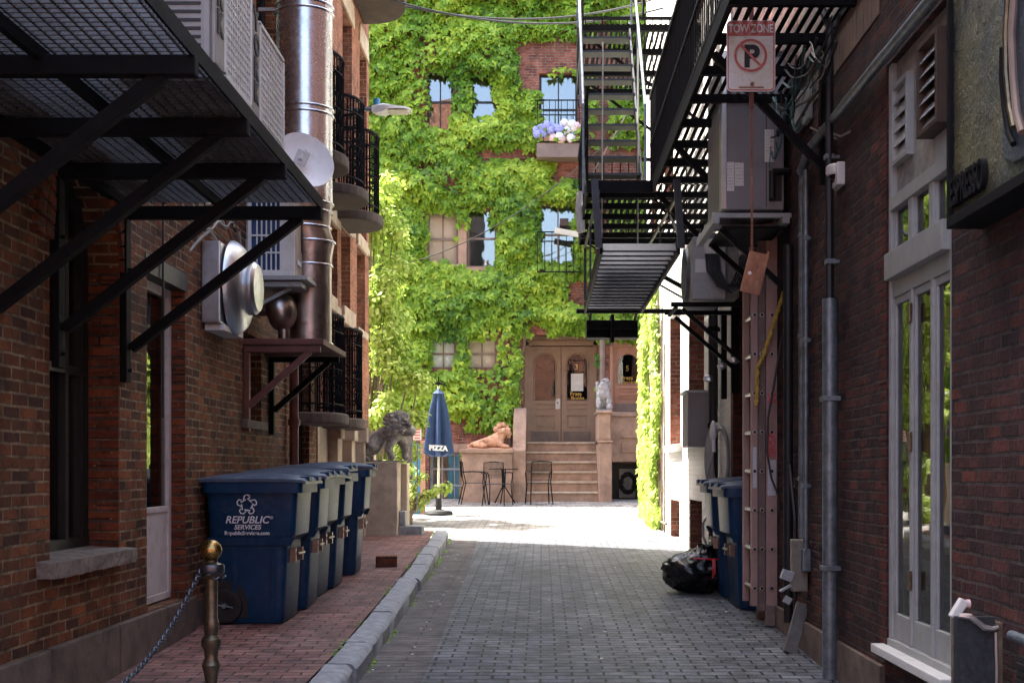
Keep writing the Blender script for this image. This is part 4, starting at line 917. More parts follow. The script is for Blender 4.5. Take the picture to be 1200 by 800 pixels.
loops(cb, 6, 8.2, 10.6, 3.3, 3.7, XL+.03)
mb = MB(); pts = [P(*q) for q in ((205, 270, 8.9), (208, 290, 8.95), (222, 294, 9.1), (236, 278, 9.3), (246, 270, 9.5), (258, 288, 9.7), (268, 300, 9.8))]
mb.tube(pts, .012, 7); mb.build('cable', 'cable_grey', cb, smooth=True)
MB().tube([(XL+.02, 8.38, z) for z in np.linspace(1.9, 3.4, 10)], .008, 5).build('cable', 'cable_black', cb)

# ------------------------------------------------------------ wheeled bins
def rrect(x0, x1, hw, z, r=.05, n=4):
    pts = []
    for cx, cy, a in ((x1-r, hw-r, 0), (x0+r, hw-r, 90), (x0+r, -hw+r, 180), (x1-r, -hw+r, 270)):
        for k in range(n): t = R(a+90*k/(n-1)); pts.append((cx+r*math.cos(t), cy+r*math.sin(t), z))
    return pts
def make_bin(label, loc, group, rz=0, w=.30, lidmat='bin_lid'):
    t = thing('wheeled_bin', label, 'wheeled bin', (0,0,0), group)
    b = MB(); prof = [(.0, .14, .575, .86*w), (.03, .115, .59, .88*w), (.2, .085, .60, .9*w), (.3, .075, .605, .91*w), (.56, .06, .615, .935*w), (.6, .055, .62, .94*w), (.645, .04, .675, .965*w), (.9, .025, .69, .985*w), (.985, .02, .695, .99*w)]
    b.loft([rrect(a, c, h, z) for z, a, c, h in prof]); 
    bo = b.build('body', 'bin_blue', t, smooth=True)
    r_ = MB(); r_.loft([rrect(.0, .735, w+.025, z) for z in (.955, .96, 1.02, 1.03)]); r_.build('rim', 'bin_blue', t, smooth=True)
    rb = MB()
    for s_ in (-1, 1):
        for x in (.22, .5): rb.prism([(x, s_*w*.93, .05), (x+.035, s_*w*.93, .05), (x+.035, s_*w*.975, .56), (x, s_*w*.975, .56)], (0, s_*.004, 0))
        rb.prism([(.03, s_*w*.99, .63), (.68, s_*w*.99, .63), (.65, s_*w*.96, .57), (.06, s_*w*.96, .57)], (0, s_*.006, 0))
    rb.build('ribs', 'bin_blue', t, bevel=.003)
    l = MB(); rings = []
    for x, zl, zr in ((-.04, 1.035, 1.06), (.0, 1.035, 1.075), (.12, 1.035, 1.095), (.4, 1.035, 1.105), (.62, 1.035, 1.09), (.74, 1.03, 1.07), (.765, 1.02, 1.045)):
        rings.append([(x, -w-.03, zl)]+[(x, (w+.03)*math.sin(a), zl+.018+(zr-zl-.018)*math.cos(a)) for a in np.linspace(-1.45, 1.45, 9)]+[(x, w+.03, zl)])
    l.loft(rings); lo_ = l.build('lid', lidmat, t, smooth=True)
    h = MB()
    for s_ in (-.17, .17): h.box(.7, .775, s_-.06, s_+.06, 1.04, 1.075)
    h.tube([(-.06, -w+.04, 1.03), (-.06, w-.04, 1.03)], .016, 8)
    for s_ in (-w+.05, 0, w-.05): h.box(-.07, .02, s_-.025, s_+.025, 1.0, 1.06)
    h.build('handle', 'bin_blue', lo_, bevel=.006)
    c_ = MB(); c_.tube([(.665, -.11, .5), (.665, .11, .5)], .012, 8); c_.box(.6, .655, -.14, -.11, .44, .54); c_.box(.6, .655, .11, .14, .44, .54); c_.build('lift_bar', 'steel_dark', t, bevel=.004)
    for s_ in (-1, 1):
        wl = MB(); wl.lathe((.165, s_*(w-.02), .13), (0, s_, 0), [(.09, -.03), (.125, -.028), (.13, 0), (.125, .026), (.1, .03), (.03, .012), (.02, .032)], 26); wo = wl.build('wheel', 'rubber', t, smooth=True)
        hb = MB(); hb.tube([(.10, s_*(w+.014), .14), (.23, s_*(w+.014), .12)], .006, 5); hb.tube([(.165, s_*(w-.0), .13), (.165, s_*(w+.018), .13)], .018, 10); hb.build('hub', 'galv_pipe', wo)
    MB().prism([(.12, -w+.022, .04), (.33, -w+.022, .04), (.335, -w+.022, .16), (.29, -w+.022, .27), (.2, -w+.022, .31), (.11, -w+.022, .31)], (0, .001, 0)).build('wheel_well', 'rubber', t)
    t.location = loc; t.rotation_euler = (0, 0, rz); return t
sw = lambda y: G(y)+.115
b1 = make_bin('nearest blue wheeled bin in the left row, white recycler logo on its side', (XL+.02, 9.66, sw(9.66)), 'blue bins along the left wall', R(-1))
blabs = ['second blue wheeled bin in the left row, its lid just behind the logo bin', 'third blue wheeled bin in the left row, mostly hidden behind two others', 'fourth blue wheeled bin in the left row, last before the gap', 'farthest blue wheeled bin on the left, standing apart beside the brick block']
for i, yy in enumerate((10.36, 11.04, 11.7, 12.75)):
    nb_ = dup(b1, (XL+.02+(.03, .0, .03, .06)[i], yy, sw(yy)), blabs[i], R((1.5, -2, 1, 2)[i]))
    for c_ in nb_.children:
        if c_.name.startswith('lid'): c_.rotation_euler = (R((1.5, -2, .8, -1)[i]), R((-1.2, .6, -2.0, -.5)[i]), R((1.5, -1, .5, 2)[i]))
# lettering and emblem on the nearest bin only
yl = -.30
def onbin(o): o.parent = b1; return o
text('REPUBLIC', .072, (.14, yl-.001, .775), (1,0,0), (0,0,1), 'white_print', b1, name='lettering', bold=.003, shear=.25) if False else None
_loc = b1.location.copy(); _rot = b1.rotation_euler.copy(); b1.location = (0,0,0); b1.rotation_euler = (0,0,0)
Y_ = -.302
text('REPUBLIC', .074, (.17, Y_, .735), (1,0,0), (0,0,1), 'white_print', b1, bold=.0012, shear=.25)
text('®', .03, (.50, Y_, .765), (1,0,0), (0,0,1), 'white_print', b1)
text('SERVICES', .048, (.235, Y_, .69), (1,0,0), (0,0,1), 'white_print', b1, bold=.001, shear=.25)
text('RepublicServices.com', .038, (.165, Y_, .65), (1,0,0), (0,0,1), 'white_print', b1, bold=.001)
em = MB(); ec = Vector((.33, Y_-.003, .868)); K_ = .85
for k in range(5):
    a = R(90+72*k); u = Vector((math.cos(a), 0, math.sin(a))); v = Vector((-math.sin(a), 0, math.cos(a)))
    em.tube([ec+(u*a_+v*b_)*K_ for a_, b_ in ((.03, .03), (.05, .026), (.078, .022), (.088, 0), (.078, -.022), (.06, -.024), (.055, -.006), (.034, -.03), (.022, -.04))], .006, 4)
em.build('emblem', 'white_print', b1)
b1.location = _loc; b1.rotation_euler = _rot
tag(MB().ob((-1.62, 13.35, sw(13.35)+.055), .22, .2, .11, Matrix.Rotation(.1, 3, 'Z')).build('brick_block', 'brick_reveal', bevel=.006), 'loose red brick block on the sidewalk at the foot of the farthest left bin', 'brick')

# bollards and chain
def bollard(loc, lab):
    t = thing('bollard', lab, 'bollard', (0,0,0), 'bronze posts holding the chain')
    MB().lathe((0,0,0), (0,0,1), [(.055, 0), (.06, .02), (.045, .05), (.028, .07), (.03, .13), (.042, .16), (.03, .19), (.028, .25), (.036, .3), (.044, .33), (.03, .36), (.034, .4), (.046, .42), (.046, .45), (.03, .47), (.036, .5), (.036, .53), (.03, .545), (.03, .73), (.045, .745), (.05, .77), (.05, .80), (.03, .81), (.03, .82)], 24).build('post', 'bronze', t, smooth=True)
    MB().lathe((0,0,.865), (0,0,1), [(.003, -.05)]+[(.05*math.cos(a), .05*math.sin(a)) for a in np.linspace(-1.45, 1.45, 14)]+[(.003, .05)], 28).build('ball', 'brass', t, smooth=True)
    MB().lathe((0,0,.76), (0,0,1), [(.058, 0), (.062, .01), (.062, .03), (.058, .04)], 24).build('chain_ring', 'chain', t, smooth=True)
    t.location = loc; return t
BX = -1.55; bz = lambda y: G(y)+.115
bo = bollard((BX, 6.0, bz(6)), 'bronze bollard with a round brass ball top at the edge of the brick sidewalk')
dup(bo, (BX, 3.3, bz(3.3)), 'nearer bronze bollard with brass ball, holding the other end of the chain')
ch = MB(); A = Vector((BX-.04, 5.97, bz(6)+.78)); Bq = Vector((BX-.04, 3.33, bz(3.3)+.78)); n = 92
cur = [A.lerp(Bq, t)+Vector((0, 0, -.32*4*t*(1-t))) for t in np.linspace(0, 1, n+1)]
for i in range(n):
    c = (cur[i]+cur[i+1])/2; d = (cur[i+1]-cur[i]).normalized(); s_ = Vector((1,0,0)) if i % 2 else Vector((1,0,0)).cross(d)
    if i % 2 == 0: s_ = d.cross(Vector((1,0,0))).normalized()
    ch.tube([c+d*.021*math.cos(t)+s_*.0115*math.sin(t) for t in np.linspace(0, 2*math.pi, 11)[:-1]], .0042, 5, True)
tag(ch.build('chain', 'chain', smooth=True), 'steel chain sagging from the brass-topped bollard towards the viewer', 'chain')
ch = MB()
for k in range(9):
    t = k*.9; c = Vector((BX+.055*math.cos(t), 6+.055*math.sin(t), bz(6)+.77-.004*k)); d = Vector((-math.sin(t), math.cos(t), .3)).normalized(); s_ = Vector((math.cos(t), math.sin(t), 0)) if k % 2 else Vector((0,0,1))
    ch.tube([c+d*.021*math.cos(q)+s_*.0115*math.sin(q) for q in np.linspace(0, 2*math.pi, 11)[:-1]], .0042, 5, True)
tag(ch.build('chain', 'chain', smooth=True), 'short loop of chain wrapped round the neck of the brass-topped bollard', 'chain')

# ------------------------------------------------------------ stone lion on pedestal at the corner
pd = thing('pedestal', 'pale stone pedestal carrying the weathered stone lion at the street corner', 'pedestal', (-2.2, 17.4, G(17.4)))
g_ = G(17.4)+.1; mb = MB(); mb.box(-2.46, -1.94, 17.2, 17.6, g_-.1, g_+1.0); mb.build('pier', 'sandstone', pd, bevel=.015)
mb = MB(); mb.box(-2.1, -1.86, 17.68, 18.0, g_-.1, g_+.98); mb.build('rear_pier', 'sandstone', pd, bevel=.015)
mb = MB(); mb.box(-1.94, -1.62, 17.3, 17.7, g_-.1, g_+.13); mb.box(-1.938, -1.85, 17.34, 17.6, g_+.13, g_+.33); mb.build('step', 'granite', pd, bevel=.012)
LZ = g_+.99
ln = thing('stone_lion', 'weathered grey stone lion with a shaggy mane on the corner pedestal', 'statue', (-2.14, 17.4, LZ))
KX = .88; L0 = Vector((-2.14, 17.4, LZ)); q = lambda x, y, z: (L0.x+x*KX, L0.y+y, L0.z+z)
nd = {'hip': (*q(-.24, 0, .24), .15), 'belly': (*q(-.06, 0, .34), .12), 'chest': (*q(.14, 0, .42), .15), 'neck': (*q(.27, 0, .47), .13), 'head': (*q(.4, -.03, .43), .095), 'muz': (*q(.5, -.04, .39), .055),
      'kneeL': (*q(-.2, -.13, .17), .09), 'hockL': (*q(-.32, -.13, .08), .05), 'footL': (*q(-.18, -.14, .03), .045), 'kneeR': (*q(-.2, .13, .17), .09), 'hockR': (*q(-.32, .13, .08), .05), 'footR': (*q(-.18, .14, .03), .045),
      'shL': (*q(.13, -.1, .33), .085), 'elL': (*q(.08, -.12, .2), .055), 'wrL': (*q(.12, -.12, .07), .042), 'pawL': (*q(.18, -.12, .03), .045),
      'shR': (*q(.24, .09, .33), .08), 'elR': (*q(.3, .1, .2), .052), 'wrR': (*q(.31, .1, .07), .042), 'pawR': (*q(.36, .1, .03), .045),
      't1': (*q(-.38, 0, .2), .03), 't2': (*q(-.44, -.05, .1), .025), 't3': (*q(-.34, -.17, .05), .025), 't4': (*q(-.26, -.2, .1), .035)}
figure('body', nd, [('hip', 'belly'), ('belly', 'chest'), ('chest', 'neck'), ('neck', 'head'), ('head', 'muz'), ('hip', 'kneeL'), ('kneeL', 'hockL'), ('hockL', 'footL'), ('hip', 'kneeR'), ('kneeR', 'hockR'), ('hockR', 'footR'), ('chest', 'shL'), ('shL', 'elL'), ('elL', 'wrL'), ('wrL', 'pawL'), ('chest', 'shR'), ('shR', 'elR'), ('elR', 'wrR'), ('wrR', 'pawR'), ('hip', 't1'), ('t1', 't2'), ('t2', 't3'), ('t3', 't4')], 'statue', ln)
mn = MB()
for i in range(60):
    t = random.random(); a = random.uniform(-1.9, 1.9); r_ = .15+.03*random.random()
    c = Vector(q(.06+.3*t, 0, .43+.05*math.sin(t*3)))+Vector((0, math.sin(a)*r_*.85, math.cos(a)*r_))
    mn.blob(c, (.06, .045, .05), .45, 3, i, 10, 7)
for s_ in (-1, 1): mn.blob(q(.4, s_*.09-.03, .5), (.03, .025, .035), .1, 3, 5, 8, 6)
mn.build('mane', 'statue', ln, smooth=True)
MB().box(L0.x-.3, L0.x+.3, 17.24, 17.56, LZ+.012, LZ+.03).build('plinth', 'statue', ln, bevel=.01)

KX = 1.0
# terracotta lying lion on planter wall
tl = thing('terracotta_lion', 'reddish terracotta lion lying on the low brown stone wall', 'statue', (-1.1, 27.2, 2.02))
L0 = Vector((-1.1, 27.15, 2.03))
nd = {'hip': (*q(-.25, 0, .13), .12), 'mid': (*q(-.05, 0, .14), .1), 'chest': (*q(.16, 0, .18), .12), 'neck': (*q(.24, 0, .3), .11), 'head': (*q(.28, -.04, .4), .09), 'muz': (*q(.32, -.14, .37), .05),
      'fL': (*q(.24, -.12, .06), .05), 'fL2': (*q(.42, -.14, .04), .045), 'fR': (*q(.24, .1, .06), .05), 'fR2': (*q(.42, .12, .04), .045), 'kL': (*q(-.2, -.13, .09), .08), 'kL2': (*q(-.05, -.17, .04), .04), 't1': (*q(-.42, 0, .07), .025), 't2': (*q(-.48, -.1, .04), .02)}
figure('body', nd, [('hip', 'mid'), ('mid', 'chest'), ('chest', 'neck'), ('neck', 'head'), ('head', 'muz'), ('chest', 'fL'), ('fL', 'fL2'), ('chest', 'fR'), ('fR', 'fR2'), ('hip', 'kL'), ('kL', 'kL2'), ('hip', 't1'), ('t1', 't2')], 'terracotta', tl)
mn = MB()
for i in range(34):
    a = random.uniform(0, 6.28); b = random.uniform(-.8, 1.4); mn.blob(Vector(q(.25, .02, .34))+Vector((.15*math.cos(a)*math.cos(b), .12*math.sin(a)*math.cos(b), .17*math.sin(b))), (.05, .045, .05), .4, 3, i, 8, 6)
mn.build('mane', 'terracotta', tl, smooth=True); MB().box(L0.x-.48, L0.x+.5, 27.0, 27.35, 2.018, 2.05).build('base', 'terracotta', tl, bevel=.01)
# guardian lion on the cheek wall
gl = thing('guardian_lion', 'small grey stone guardian lion sitting beside the brown double doors', 'statue', (1.32, 27.35, 2.83))
L0 = Vector((1.32, 27.4, 2.84))
nd = {'hip': (*q(-.02, .1, .12), .13), 'mid': (*q(0, .05, .28), .12), 'chest': (*q(0, -.03, .38), .13), 'head': (*q(-.02, -.08, .55), .12), 'muz': (*q(-.05, -.18, .52), .07), 'aL': (*q(-.1, -.1, .28), .055), 'aL2': (*q(-.11, -.13, .04), .05), 'aR': (*q(.1, -.1, .28), .055), 'aR2': (*q(.12, -.14, .12), .06), 'kL': (*q(-.14, .02, .09), .07), 'kR': (*q(.14, .02, .09), .07)}
figure('body', nd, [('hip', 'mid'), ('mid', 'chest'), ('chest', 'head'), ('head', 'muz'), ('chest', 'aL'), ('aL', 'aL2'), ('chest', 'aR'), ('aR', 'aR2'), ('hip', 'kL'), ('hip', 'kR')], 'grey_statue', gl)
mn = MB()
for i in range(30):
    a = random.uniform(-.6, 3.7); b = random.uniform(-.6, 1.4); mn.blob(Vector(q(-.01, -.03, .55))+Vector((.13*math.cos(a)*math.cos(b), .1*math.sin(a)*math.cos(b), .13*math.sin(b))), (.04, .04, .04), .3, 3, i, 8, 6)
mn.build('mane', 'grey_statue', gl, smooth=True); mb = MB(); mb.box(1.17, 1.47, 27.2, 27.55, 2.83, 2.87); mb.blob(q(.12, -.14, .08), (.07, .07, .07), 0, 1, 1, 14, 8); mb.build('base', 'grey_statue', gl)

# ------------------------------------------------------------ closed parasol
UD = 23.0; UX = (514-635)*UD/F; uz = lambda py: 1.55+(552-py)*UD/F; ug = G(UD)
um = thing('parasol', 'closed navy blue parasol with white lettering standing in the sunny street', 'parasol', (UX, UD, ug))
MB().tube([(UX, UD, ug+.02), (UX, UD, uz(452))], .022, 10).build('pole', 'pole_cream', um, smooth=True)
cl = MB(); rings = []; n = 48
for py, r_, am in ((533, .205, .3), (532.5, .215, .3), (520, .2, .28), (500, .175, .26), (480, .135, .24), (468, .1, .2), (463, .085, .15), (461, .1, .1), (457, .035, 0), (454, .012, 0)):
    rings.append([(UX+r_*(1+am*math.cos(8*t*2*math.pi/n))*math.cos(t*2*math.pi/n), UD+r_*.8*(1+am*math.cos(8*t*2*math.pi/n))*math.sin(t*2*math.pi/n), uz(py)+(.03*math.cos(8*t*2*math.pi/n) if py > 530 else 0)) for t in range(n)])
cl.loft(rings).build('canopy', 'umbrella_blue', um, smooth=True)
text('PIZZA', .12, (UX-.15, UD-.235, uz(527)), (1, .08, -.06), (0,0,1), 'white_print', um, ext=.004, bold=.008)
MB().lathe((UX, UD, ug), (0,0,1), [(.25, 0), (.26, .03), (.24, .07), (.06, .1), (.05, .3), (.03, .3)], 24).build('base', 'rubber', um, smooth=True)

# ------------------------------------------------------------ café chairs and table
def chair(lab, loc, rz):
    t = thing('cafe_chair', lab, 'chair', (0,0,0), 'black metal café chairs')
    s_ = MB(); s_.loft([rrect(-.22, .22, .21, z, .06) for z in (.43, .445)]); s_.build('seat', 'iron_blue', t)
    b = MB(); b.tube([(-.2, .2, .44), (-.21, .25, .65), (-.2, .27, .86), (0, .3, .88), (.2, .27, .86), (.21, .25, .65), (.2, .2, .44)], .011, 6)
    for x in np.linspace(-.19, .19, 16): b.bar((x, .262, .56), (x, .285, .87), .005)
    for z in np.linspace(.56, .86, 12): b.bar((-.2, .262+(z-.56)*.08, z), (.2, .262+(z-.56)*.08, z), .005)
    b.build('backrest', 'black_iron', t)
    for x in (-1, 1):
        a = MB(); a.tube([(x*.22, .24, .66), (x*.26, .05, .67), (x*.26, -.16, .66), (x*.25, -.22, .6), (x*.23, -.2, .44)], .011, 6); a.build('armrest', 'black_iron', t, smooth=True)
        l = MB(); l.tube([(x*.22, -.2, .44), (x*.25, -.26, 0)], .012, 6); l.build('leg', 'black_iron', t); l = MB(); l.tube([(x*.2, .2, .44), (x*.23, .3, 0)], .012, 6); l.build('leg', 'black_iron', t)
    t.location = loc; t.rotation_euler = (0,0,rz); return t
def on(px, D): return ((px-635)*D/F, D, G(D)+.004)
c1 = chair('black metal café chair nearest the viewer, left of the round table\'s front', on(583, 25.7), R(165))
dup(c1, on(556, 26.2), 'black metal café chair half hidden behind another at the low stone wall', R(100)); dup(c1, on(632, 26.2), 'black metal café chair standing alone in front of the stone steps', R(190))
tb = thing('cafe_table', 'small round black metal café table between the chairs by the low wall', 'table', on(590, 26.35))
o_ = Vector(on(590, 26.35)); MB().lathe(o_+Vector((0, 0, .7)), (0,0,1), [(.3, 0), (.31, .01), (.3, .02)], 28).build('tabletop', 'black_iron', tb)
lg = MB()
for a in (0.3, 2.4, 4.5): lg.tube([o_+Vector((.04*math.cos(a), .04*math.sin(a), .7)), o_+Vector((.03*math.cos(a), .03*math.sin(a), .35)), o_+Vector((.25*math.cos(a), .25*math.sin(a), .01))], .013, 6)
lg.build('pedestal_legs', 'black_iron', tb)

# ------------------------------------------------------------ hydrangeas on the upper window rail
fl = thing('flower_box', 'window box of blue, white and pink hydrangeas on an upper window rail', 'flower box', (X_(652), FY-.3, Z_(172)))
MB().box(X_(630), X_(677), FY-.4, FY-.1, Z_(174), Z_(164)).build('box', 'terracotta', fl)
for mt, spots in (('petal_blue', [(630, 163), (634, 156), (641, 153), (637, 162), (645, 159), (651, 155), (655, 158), (629, 158)]), ('petal_white', [(661, 150), (664, 158), (670, 152), (672, 156), (668, 168), (659, 160), (655, 166)]), ('petal_pink', [(648, 167), (675, 154), (657, 169)])):
    mb = MB()
    for i, (a, b) in enumerate(spots): mb.blob((X_(a), FY-.42+.05*math.sin(i*3), Z_(b)), (.095, .08, .09), .16, 6, i, 16, 10)
    mb.build('flower_head', mt, fl)
n = 160; leaves('foliage', np.c_[rng.uniform(X_(627), X_(678), n), rng.uniform(FY-.5, FY-.25, n), rng.uniform(Z_(173), Z_(156), n)], np.c_[rng.normal(0, .5, n), -np.ones(n), rng.normal(.6, .4, n)], rng.normal(0, 1, (n, 3)), rng.uniform(.08, .13, n), rng.uniform(.2, .8, n), 'ivy', fl, LEAF_O)
# white unit on the middle rail with its timber
rc = thing('timber_bracket', 'pale timber bracket jutting beside the middle right window rail of the townhouse', 'bracket', (X_(655), FY-.5, Z_(200+45)))
MB().box(X_(656), X_(666), FY-.2, FY-.02, Z_(266), Z_(258)).build('end_block', 'wood_brown', rc); MB().bar((X_(650), FY-.5, Z_(275)), (X_(680), FY-.55, Z_(281)), .08, .12).build('timber', 'pole_cream', rc)

# ------------------------------------------------------------ sunlit bushes at the left corner
def bush(label, nm, cat, base, clumps, n, size, shape=LEAF_O, trunk=None):
    t = thing(nm, label, cat, base); pos = []; nr = []; 
    tw = sum(c[3]*c[4]*c[5] for c in clumps)
    for i, (x, y, z, rx, ry, rz_) in enumerate(clumps):
        k = int(n*rx*ry*rz_/tw)+8
        d = rng.normal(0, 1, (k, 3)); d /= np.linalg.norm(d, axis=1)[:, None]; r_ = rng.uniform(.35, 1.08, k)[:, None]
        pos.append(np.array([x, y, z])+d*r_*np.array([rx, ry, rz_])); nr.append(d*.7+rng.normal(0, .35, (k, 3))+np.array([0, 0, .5]))
    pos = np.vstack(pos); nr = np.vstack(nr); m = len(pos); keep = pos[:, 2] > G(22)+.02; pos, nr = pos[keep], nr[keep]; m = len(pos)
    leaves('crown', pos, nr, np.c_[rng.normal(0, .6, m), rng.normal(0, .6, m), -np.ones(m)], rng.uniform(*size, m), rng.normal(.5, .22, m), 'sun_leaf', t, shape)
    tr = MB(); b = Vector(base)
    for i, c in enumerate(clumps):
        p = Vector(c[:3]); mid = b.lerp(p, .5)+Vector((random.uniform(-.1, .1), random.uniform(-.1, .1), .1)); tr.tube([b+Vector((random.uniform(-.05, .05), random.uniform(-.05, .05), 0)), mid, p], [.035, .02, .008], 6)
    if trunk: tr.tube(trunk, [.06, .05, .035], 8)
    tr.build('stem' if cat == 'bush' else 'trunk', 'bark', t, smooth=True); return t
TP = lambda px, py, D: tuple(P(px, py, D))
rd = lambda a, b: random.uniform(a, b)
cl_ = []
for i in range(26):
    py = rd(215, 470); cl_.append((*TP(rd(425, 452+22*math.sin((py-200)/90)), py, rd(20.8, 22.6)), rd(.2, .4), rd(.2, .4), rd(.2, .36)))
bush('tall sunlit yellow-green tree at the left corner in front of the ivy', 'young_tree', 'tree', (-3.0, 21.7, G(21.7)), cl_, 8200, (.05, .11), LEAF_O, [(-3.0, 21.7, .7), (-2.95, 21.7, 2.5), (-3.05, 21.8, 4.8)])
cl_ = [(*TP(rd(440, 492), rd(430, 510), rd(20.6, 21.6)), rd(.18, .3), rd(.18, .3), rd(.14, .26)) for i in range(12)]+[(*TP(rd(455, 478), rd(520, 600), rd(20.4, 21.2)), rd(.16, .25), rd(.15, .3), rd(.15, .25)) for i in range(7)]
bush('leafy sunlit bush directly behind the stone lion', 'bush', 'bush', (-2.6, 21.0, G(21)), cl_, 3600, (.05, .11))
cl_ = [(*TP(px, py, 20.3), .11, .12, .1) for px, py in ((478, 592), (486, 580), (494, 590), (502, 577), (512, 574), (522, 570), (484, 568), (492, 556), (480, 548), (470, 580))]
bush('low sprawling vine with pale round leaves trailing towards the parasol', 'bush', 'bush', TP(478, 606, 20.3), cl_, 420, (.05, .085))
pt = tag(MB().box(*(lambda a, b: (a, b))(-2.18, -2.08), 20.5, 20.62, G(20.5)-.1, 2.1).build('timber_post', 'wood_grey', bevel=.008), 'weathered timber post among the leaves beside the lion pedestal', 'post')
bb = thing('painted_door', 'blue painted garden door standing behind the corner leaves', 'door', (-2.2, 23.2, G(23.2)))
MB().box(-2.5, -2.2, 23.2, 23.26, G(23)-.05, 2.05).build('panel', 'blue_paint', bb, bevel=.006); MB().box(-2.2, -2.12, 23.18, 23.28, G(23)-.05, 2.1).build('jamb', 'terracotta', bb, bevel=.004)
ss = thing('small_sign', 'small pinkish notice on a thin stake by the corner bush', 'sign', TP(488, 560, 21.0))
MB().ob(TP(489, 509, 20.2), .13, .01, .17).build('board', 'paper', ss); MB().bar(TP(489, 514, 20.22), TP(489, 600, 20.22), .02).build('stake', 'wood_grey', ss)
mb = MB()
for i in range(4): mb.ob(Vector(TP(489, 503+i*3.4, 20.2))+Vector((0, -.008, 0)), .09, .003, .018)
mb.build('notice_lines', 'sign_red', ss)
fi = thing('finial', 'dark forged iron finial on a tall rod behind the parasol tip', 'ironwork', TP(514, 455, 26.5))
mb = MB(); c = P(514, 450, 26.5)
for k in range(7): a = k*math.pi/6-.5*math.pi*0; mb.tube([c, c+Vector((.1*math.cos(a), 0, .09*math.sin(a))), c+Vector((.17*math.cos(a), 0, .1*math.sin(a)-.03))], .012, 5)
mb.tube([c+Vector((0, 0, .16)), Vector((c.x, c.y, G(26.5)))], .014, 6); mb.build('rod', 'black_iron', fi)

# ============================================================ RIGHT SIDE OBJECTS
fe = thing('fire_escape', 'black iron fire escape with landings, stairs and a folded drop stair on the right wall', 'fire escape', (XR, 12.5, 4.37))
Z1, Z2 = 4.37, 6.75; XA, XB = 1.1, .45
def slats(mb, x0, x1, y0, y1, z, pitch=.062, w_=.03, along='y'):
    a = x0 if along == 'y' else y0
    while a < (x1 if along == 'y' else y1)-.01:
        if along == 'y': mb.bar((a+w_/2, y0, z), (a+w_/2, y1, z), w_, .008)
        else: mb.bar((x0, a+w_/2, z), (x1, a+w_/2, z), w_, .008)
        a += pitch
g = MB(); slats(g, XA+.03, XR-.02, 5.6, 12.6, Z1); slats(g, XB+.03, XR-.02, 12.6, 15.5, Z1); g.build('landing_slats', 'black_iron', fe)
f_ = MB(); f_.bar((XA, 5.6, Z1-.02), (XA, 12.6, Z1-.02), .015, .12); f_.bar((XR-.02, 5.6, Z1-.02), (XR-.02, 15.5, Z1-.02), .02, .08); f_.bar((XB, 12.6, Z1-.02), (XB, 15.5, Z1-.02), .015, .12); f_.bar((XB, 12.6, Z1-.02), (XA, 12.6, Z1-.02), .015, .12); f_.bar((XB, 15.5, Z1-.02), (XR, 15.5, Z1-.02), .015, .12)
yy = 6.2
while yy < 15.4: f_.bar((XA if yy < 12.5 else XB, yy, Z1-.06), (XR, yy, Z1-.06), .05, .06); yy += .66 if yy < 12.5 else .55
f_.build('landing_frame', 'black_iron', fe)
rl = MB()
def rail(mb, p, q, h, n, r=.007):
    p = Vector(p); q = Vector(q); up = Vector((0,0,h)); mb.bar(p+up, q+up, .035, .04); mb.bar(p+up*.5, q+up*.5, .02, .03); mb.bar(p+up*.06, q+up*.06, .02, .03)
    for i in range(n+1): a = p.lerp(q, i/n); mb.bar(a, a+up, r*2, r*2)
rail(rl, (XA, 5.6, Z1), (XA, 12.95, Z1), .95, 70, .0055); rail(rl, (XB, 12.6, Z1), (XB, 15.5, Z1), .95, 26); rail(rl, (XB, 15.5, Z1), (XR, 15.5, Z1), .95, 14)
rl.build('railing', 'black_iron', fe)
for yy in (8.35, 10.7, 12.5, 14.6):
    b_ = MB(); xo_ = XA if yy < 12.55 else XB; b_.bar((xo_+.02, yy, Z1-.1), (XR-.01, yy, Z1-.85), .045, .05, up=(0,1,0)); b_.box(XR-.04, XR, yy-.03, yy+.03, Z1-.95, Z1-.05); b_.build('brace', 'black_iron', fe)
sp = MB(); sp.bar((XA, 12.9, Z1-.03), (XR-.02, 12.9, Z1-.95), .02); sp.bar((XB, 15.3, Z1-.05), (XR, 14.0, Z1-1.1), .02); sp.build('tie_rods', 'black_iron', fe)
# steep stair to upper landing
st_ = MB(); tr_ = MB(); x0, x1 = .45, 1.02; ya, yb = 13.0, 15.0
for x in (x0, x1): st_.bar((x, ya, Z1), (x, yb, Z2), .02, .13)
st_.build('stair_stringers', 'iron_blue', fe)
for i in range(1, 11): t = i/11; tr_.box(x0, x1, ya+(yb-ya)*t-.1, ya+(yb-ya)*t+.09, Z1+(Z2-Z1)*t-.012, Z1+(Z2-Z1)*t+.012)
tr_.build('stair_treads', 'iron_blue', fe)
hr = MB()
for x in (x0-.03, x1+.03):
    hr.tube([(x, ya, Z1+.9), (x, yb, Z2+.9)], .016, 6)
    for t in (0, .5, 1): hr.bar((x, ya+(yb-ya)*t, Z1+(Z2-Z1)*t), (x, ya+(yb-ya)*t, Z1+(Z2-Z1)*t+.9), .022)
hr.build('stair_handrail', 'galv_pipe', fe)
g = MB(); slats(g, .5, XR-.02, 14.9, 17.4, Z2); g.build('landing_slats', 'black_iron', fe)
f_ = MB(); f_.bar((.48, 14.9, Z2-.03), (.48, 17.4, Z2-.03), .02, .1); f_.bar((XR-.02, 14.9, Z2-.03), (XR-.02, 17.4, Z2-.03), .02, .1)
for yy in (14.9, 15.75, 16.6, 17.4): f_.bar((.48, yy, Z2-.05), (XR, yy, Z2-.05), .06, .07)
for yy in (15.0, 16.6): f_.bar((.5, yy, Z2-.1), (XR, yy, Z2-1.1), .03)
